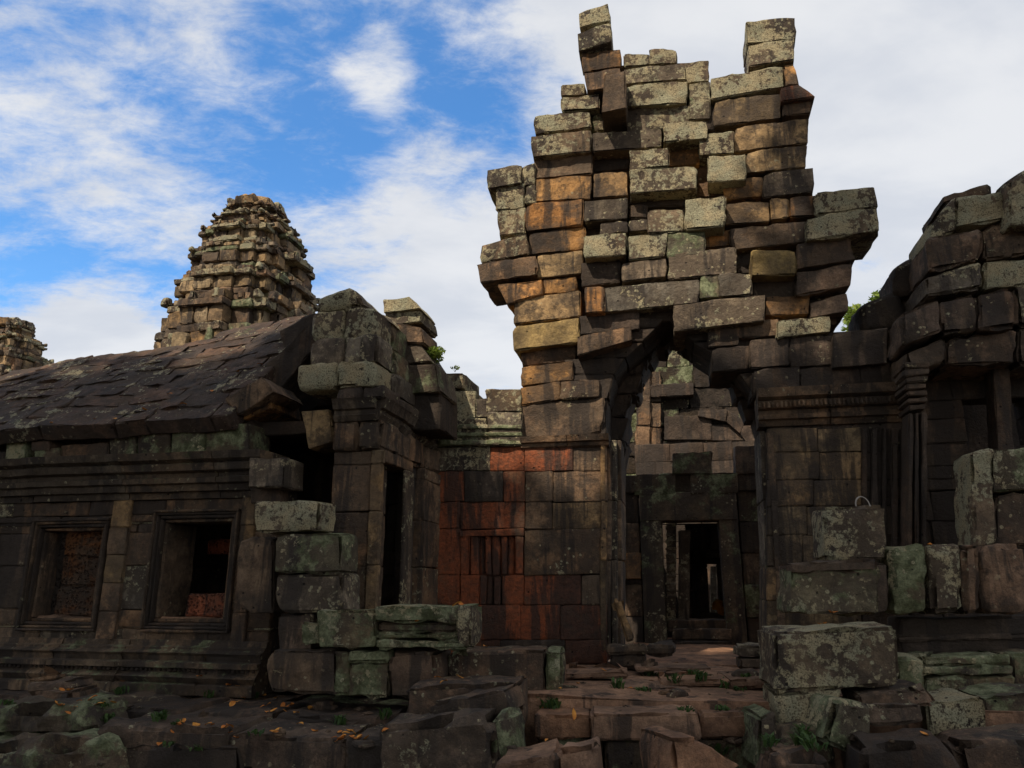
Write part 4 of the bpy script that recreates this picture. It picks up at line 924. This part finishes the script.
    stone('plinth_block', 'narrow green stone squeezed between the largest block and the mossy moulded one', [((912, 7.5, 10), R(896, 658, 924, 700), .0, .5, 'green')], gR)
    stone('plinth_block', 'dark upright stone behind the mossy block and left of the drums', [((880, 8.0, 10), R(866, 562, 890, 614), .0, .4, 'dark')], gR)
    stone('carved_block', 'tilted block with carved steps on its top low in the right pile', [((890, 6.6, 6), [(858, 694), (930, 688), (936, 704), (862, 712)], .0, .5, 'mauve'), ((890, 6.5, 6), [(852, 706), (920, 704), (926, 722), (866, 726)], .0, .5, 'mauve'), ((850, 6.5, -12), [(836, 700), (868, 704), (872, 762), (826, 742)], 0, .6, 'green')], gR)
    stone('fallen_block', 'speckled block between the carved steps and the right edge', [((965, 6.7, 8), [(926, 702), (985, 698), (992, 734), (930, 738)], 0, .6, 'lichen')], gR)
    stone('fallen_block', 'mossy block at the right edge above the lowest row', [((1010, 6.8, 8), [(982, 698), (1060, 692), (1060, 732), (988, 734)], 0, .6, 'mossy')], gR)
    stone('foreground_block', 'broad dark block at the bottom of the right pile', [((900, 6.0, 8), [(862, 746), (952, 738), (970, 800), (862, 800)], 0, .5, 'dark', dict(r=.05))], gR)
    stone('foreground_block', 'flat topped block in the bottom right corner', [((1000, 6.1, 8), [(956, 742), (1070, 736), (1070, 800), (966, 800)], 0, .5, 'mauve', dict(r=.05))], gR)
    stone('fallen_block', 'low mossy stone beside the path under the dark block', [((790, 6.6, 0), [(758, 716), (776, 712), (780, 770), (758, 770)], 0, .5, 'mossy'), ((815, 6.55, 0), [(778, 730), (836, 726), (840, 770), (780, 770)], 0, .5, 'mossy', dict(r=.07))], gR)
    stone('boulder', 'mauve boulder with a dark hole at the bottom edge right of the path', [((800, 5.9, 4), [(770, 752), (830, 748), (850, 800), (766, 800)], 0, .5, 'mauve', dict(r=.1, rough=.04))], gR)
    # wire loop on the square block
    m = MB(); pl = Plane(863, 7.8, 0); pts = []
    for i in range(13):
        t = i / 12 * math.pi; u, z = pl.uz(863 - 7 * math.cos(t), 506 - 10 * math.sin(t)); pts.append(pl.pt(u, z, -.05 * math.sin(t)))
    V = []; fs = []
    for i, p in enumerate(pts):
        for k in range(5): an = k * 2 * math.pi / 5; V.append((p.x + .008 * math.cos(an), p.y + .008 * math.sin(an), p.z + .006 * math.sin(an)))
    for i in range(12):
        for k in range(5): fs.append((i * 5 + k, i * 5 + (k + 1) % 5, (i + 1) * 5 + (k + 1) % 5, (i + 1) * 5 + k))
    m.add(V, fs); single('wire_loop', 'thin wire loop arching over the top of the square block', 'wire', m, WIRE)
blocks()

# ------------------------------------------------------------------ trees and plants
def leaf_cloud(m, centres, n, size, seed=0, flat=.6):
    rs = np.random.RandomState(seed); V = []; Fs = []
    cs = np.array([c[:3] for c in centres]); rr = np.array([c[3] for c in centres])
    for i in range(n):
        k = rs.randint(len(cs)); d = rs.normal(size=3); d /= np.linalg.norm(d); r = rr[k] * rs.rand() ** .45
        p = cs[k] + d * r * np.array([1, 1, .75]); a = rs.normal(size=3); a /= np.linalg.norm(a); b = np.cross(a, rs.normal(size=3)); b /= max(np.linalg.norm(b), 1e-6)
        s = size * rs.uniform(.6, 1.3); w = s * .42
        V += [p - a * s * .5, p + b * w * .5, p + a * s * .5, p - b * w * .5]; Fs.append((4 * i, 4 * i + 1, 4 * i + 2, 4 * i + 3))
    m.add(np.array(V), Fs, 'grey')
def limb(m, p0, p1, r0, r1, n=6, seg=5, bend=.0):
    p0, p1 = np.array(p0, float), np.array(p1, float); V = []; Fs = []; ax = (p1 - p0) / np.linalg.norm(p1 - p0)
    s = np.cross(ax, (.3, .9, .1)); s /= np.linalg.norm(s); t = np.cross(ax, s)
    for i in range(seg + 1):
        f = i / seg; c = p0 + (p1 - p0) * f + (s * math.sin(f * 3) + t * math.cos(f * 4) * f) * bend; r = r0 + (r1 - r0) * f
        for k in range(n): an = 2 * math.pi * k / n; V.append(c + (s * math.cos(an) + t * math.sin(an)) * r)
    for i in range(seg):
        for k in range(n): Fs.append((i * n + k, i * n + (k + 1) % n, (i + 1) * n + (k + 1) % n, (i + 1) * n + k))
    m.add(np.array(V), Fs, 'grey')
def tree(label, x, y, H, R_, n, leaf, lmat, seed, crown0=.45, group=None, nc=16):
    rs = np.random.RandomState(seed); T = Thing('jungle_tree', label, 'tree', (x, y, 0), group)
    m = MB(); limb(m, (x, y, -.2), (x, y, H * .75), H * .028, H * .01, 10, 8, .3); cs = []
    for i in range(nc):
        z = H * (crown0 + (1 - crown0 - .08) * (i + .5) / nc); k = math.sin(math.pi * min(1, .25 + .75 * (i + .5) / nc)); an = i * 2.4; rad = R_ * (.25 + .6 * rs.rand()) * max(.35, k)
        c = (x + math.cos(an) * rad, y + math.sin(an) * rad, z); limb(m, (x, y, z - H * .12), c, H * .008, H * .002, 6, 4, .2); cs.append((*c, R_ * rs.uniform(.34, .5)))
    cs.append((x, y, H - R_ * .35, R_ * .4))
    t = T.part('trunk', m, BARK); m = MB(); leaf_cloud(m, cs, n, leaf, seed); T.part('crown', m, lmat, smooth=False)
# tall forest behind the visitor, on the sun side: it is what shades the lower ruins
hs = [(-21, -3.8, 26.8, 4.6), (-17.2, -3.6, 26.6, 4.2), (-13.6, -3.8, 25.6, 4.0), (-10.2, -3.7, 23.3, 3.9), (-6.9, -3.9, 24.2, 4.0), (-3.4, -4.4, 28.0, 4.3), (0.6, -4.6, 27.5, 4.4)]
for i, (x, y, H, r) in enumerate(hs):
    tree('tall jungle tree standing behind the viewer', x, y, H, r, 5600, .9, LEAF_DK, 20 + i, .46, 'jungle trees behind the viewer', 24)
tree('bright green tree showing in the gap beside the dark building', 22.9, 43, 19.0, 2.5, 9000, .40, LEAF_SUN, 51, .35)
tree('pale green tree crown low in the gap right of the gate', 20.4, 42, 17.5, 2.1, 7000, .38, LEAF_SUN, 52, .35)
def small_plant(name, label, px, py, Y, h, n, leaf, mat, seed, group=None):
    pl = Plane(px, Y, 0); u, z = pl.uz(px, py); b = pl.pt(u, z); T = Thing(name, label, 'plant', b, group); m = MB(); rs = np.random.RandomState(seed); cs = []
    for i in range(7):
        e = (b.x + rs.uniform(-.5, .5) * h, b.y + rs.uniform(-.4, .4) * h, b.z + h * rs.uniform(.5, 1)); limb(m, tuple(b), e, h * .02, h * .006, 4, 3, h * .04); cs.append((*e, h * .28))
    T.part('stem', m, BARK); m = MB(); leaf_cloud(m, cs, n, leaf, seed); T.part('foliage', m, mat, smooth=False)
small_plant('sapling', 'small leafy sapling sprouting from the top of the porch masonry', 434, 374, 9.9, .36, 900, .055, LEAF_SUN, 3)
small_plant('sapling', 'tiny sprig growing on the low coping right of the porch', 455, 372, 10.6, .1, 60, .04, LEAF_SUN, 4)

# ------------------------------------------------------------------ leaves, weeds and chips lying on the surfaces
bpy.context.view_layer.update()
DG = bpy.context.evaluated_depsgraph_get()
def hit(px, py):
    ok, loc, nor, *_ = SC.ray_cast(DG, Vector((0, 0, EYE)), ray(px, py).normalized())
    return (loc, nor) if ok and loc.y < 30 else (None, None)
def litter():
    meshes = []
    for s in range(4):
        rs = np.random.RandomState(s); m = MB(); n = 5; V = []
        for i in range(n + 1):
            t = i / n; w = math.sin(t * math.pi) ** .7 * .34 + .01; curl = .18 * math.sin(t * 3 + s)
            V += [(t - .5, -w, curl + .10), (t - .5, 0, curl), (t - .5, w, curl + .06 + .08 * (s % 2))]
        fs = [(i * 3 + k, i * 3 + 3 + k, i * 3 + 4 + k, i * 3 + 1 + k) for i in range(n) for k in (0, 1)]
        m.add(np.array(V) * .13, fs); me = m.mesh('fallen_leaf', (0, 0, 0)); me.materials.append(DRY); meshes.append(me)
    spots = [('dry orange leaf on the ledges below the gallery windows', [(70, 710), (98, 706), (122, 688), (180, 729), (196, 732), (208, 728), (230, 735), (195, 739), (172, 735), (310, 710), (300, 726), (275, 741), (262, 708), (232, 706), (278, 743), (346, 735), (352, 738), (358, 734), (340, 741), (350, 731), (366, 739), (343, 737), (334, 745), (160, 742), (60, 705)] + [(random.gauss(x, 22), random.gauss(y, 6)) for x, y in ((200, 732), (350, 738), (290, 708), (240, 690), (80, 700)) for _ in range(9)]),
             ('dry orange leaf on the long carved lintel block', [(461, 603), (457, 602), (417, 619), (380, 606)]), ('dry orange leaf on the blocks beside the path', [(485, 648), (460, 674), (438, 679), (444, 690)]),
             ('dry leaf lying on the reddish path slabs', [(578, 684), (545, 706), (604, 671), (560, 690), (547, 732), (630, 690)]), ('dry orange leaf on top of the largest lichened block', [(825, 614), (830, 612), (820, 616), (835, 615)]),
             ('dry orange leaf on the row of carved drums', [(926, 541), (930, 543)]), ('dry orange leaf lying on the slab roof of the gallery', [(52, 425), (115, 424), (145, 410), (184, 405), (238, 372), (260, 365), (212, 392), (95, 420), (170, 395), (30, 410)]), ('dry leaf on a low stone of the right pile', [(925, 735), (960, 675)])]
    for lab, pts in spots:
        for px, py in pts:
            best = None
            for k in range(14):
                l, n = hit(px, py + (k // 2) * (1 if k % 2 else -1) * 2)
                if l is not None and n.z > .55: best = (l, n); break
            if not best: continue
            o = bpy.data.objects.new('fallen_leaf', random.choice(meshes)); COL.objects.link(o)
            o.location = best[0] + best[1] * .012; o.rotation_euler = (Matrix.Rotation(random.random() * 6.28, 3, 'Z')).to_euler(); o.rotation_euler.x = random.uniform(-.3, .3); o.rotation_euler.y = random.uniform(-.3, .3)
            s = random.uniform(.32, .72); o.scale = (s, s, s); tag(o, lab, 'leaf', 'dry orange leaves')
    pl = Plane(573, 6.7, 0); u, z = pl.uz(573, 714); o = bpy.data.objects.new('fallen_leaf', meshes[1]); COL.objects.link(o); o.location = pl.pt(u, z); o.rotation_euler = (1.2, -1.3, 1.0); o.scale = (.75, .55, .55); tag(o, 'upright orange leaf caught in the crack at the left end of the path step', 'leaf')
    ws = [('tuft of small weeds growing between the path slabs', [(617, 688), (675, 682), (650, 676), (727, 682), (700, 680)]), ('low weeds at the corner of the fallen blocks beside the path', [(545, 702), (555, 698)]), ('fern like weed on the ledges under the gallery', [(160, 720), (385, 718), (340, 723), (210, 690), (252, 690), (120, 690)]), ('dark leafy weed in the crevice of the right pile', [(805, 735), (812, 740), (800, 742)]), ('weeds at the foot of the right path edge', [(720, 735), (770, 745)]), ('tiny weed tuft in a joint of the path', [(random.uniform(540, 765), random.uniform(666, 712)) for _ in range(6)]), ('tiny weed tuft on the ledges below the gallery', [(random.uniform(0, 420), random.uniform(688, 745)) for _ in range(10)])]
    for j, (lab, pts) in enumerate(ws):
        for i, (px, py) in enumerate(pts):
            l = None
            for k in range(10):
                l, n = hit(px, py + k * 2)
                if l is not None and n.z > .4: break
            if l is None: continue
            m = MB(); rs = np.random.RandomState(j * 10 + i); V = []; Fs = []
            tn = .5 if 'tiny' in lab else 1.0
            for q in range(26):
                an = rs.rand() * 6.28; h = rs.uniform(.05, .13) * tn; lean = rs.uniform(.02, .1) * tn; w = .010 + .006 * rs.rand(); b = np.array(tuple(l)) + np.array([rs.normal() * .03, rs.normal() * .03, -.01]); dx = np.array([math.cos(an), math.sin(an), 0]); sd = np.array([-dx[1], dx[0], 0])
                V += [b - sd * w * .3, b + sd * w * .3, b + dx * lean * .5 + sd * w + (0, 0, h * .7), b + dx * lean * .5 - sd * w + (0, 0, h * .7), b + dx * lean + sd * w * .2 + (0, 0, h * .85), b + dx * lean - sd * w * .2 + (0, 0, h * .85)]
                Fs += [(q * 6, q * 6 + 1, q * 6 + 2, q * 6 + 3), (q * 6 + 3, q * 6 + 2, q * 6 + 4, q * 6 + 5)]
            m.add(np.array(V), Fs); single('weed', lab, 'weed', m, WEED, 'weeds among the stones', False)
    ch = MB
    protos = []
    for s in range(6):
        m = MB(); k = .5; m.hexa([Vector((x, y, z)) * .1 for y in (-random.uniform(.4, .9), .7) for x, z in ((-random.uniform(.5, 1), random.uniform(.4, .9)), (.8, random.uniform(.4, 1)), (1, 0), (-1, 0))], random.choice(['brown', 'mauve', 'grey']), rough=.02, r=.02, res=.04, chip=2); me = m.mesh('rubble_stone', (0, 0, 0)); me.materials.append(STONE); protos.append(me)
    areas = [('small loose stone on the ground below the gallery ledges', 100, 400, 688, 766, 120), ('small loose stone lying on the path', 540, 770, 664, 712, 34), ('small loose stone among the blocks of the right pile', 770, 1020, 690, 766, 40), ('small loose stone at the front of the path step', 510, 770, 738, 767, 40)]
    for lab, x0, x1, y0, y1, n in areas:
        for i in range(n):
            l, nn = hit(random.uniform(x0, x1), random.uniform(y0, y1))
            if l is None or nn.z < .6: continue
            o = bpy.data.objects.new('rubble_stone', random.choice(protos)); COL.objects.link(o); o.location = l - Vector((0, 0, .015)); s = random.uniform(.12, .5) if random.random() < .75 else random.uniform(.5, 1.3); o.scale = (s, s * random.uniform(.6, 1), s * random.uniform(.4, .9)); o.rotation_euler = (0, 0, random.random() * 6.28)
            tag(o, lab, 'stone', 'small loose stones')
litter()
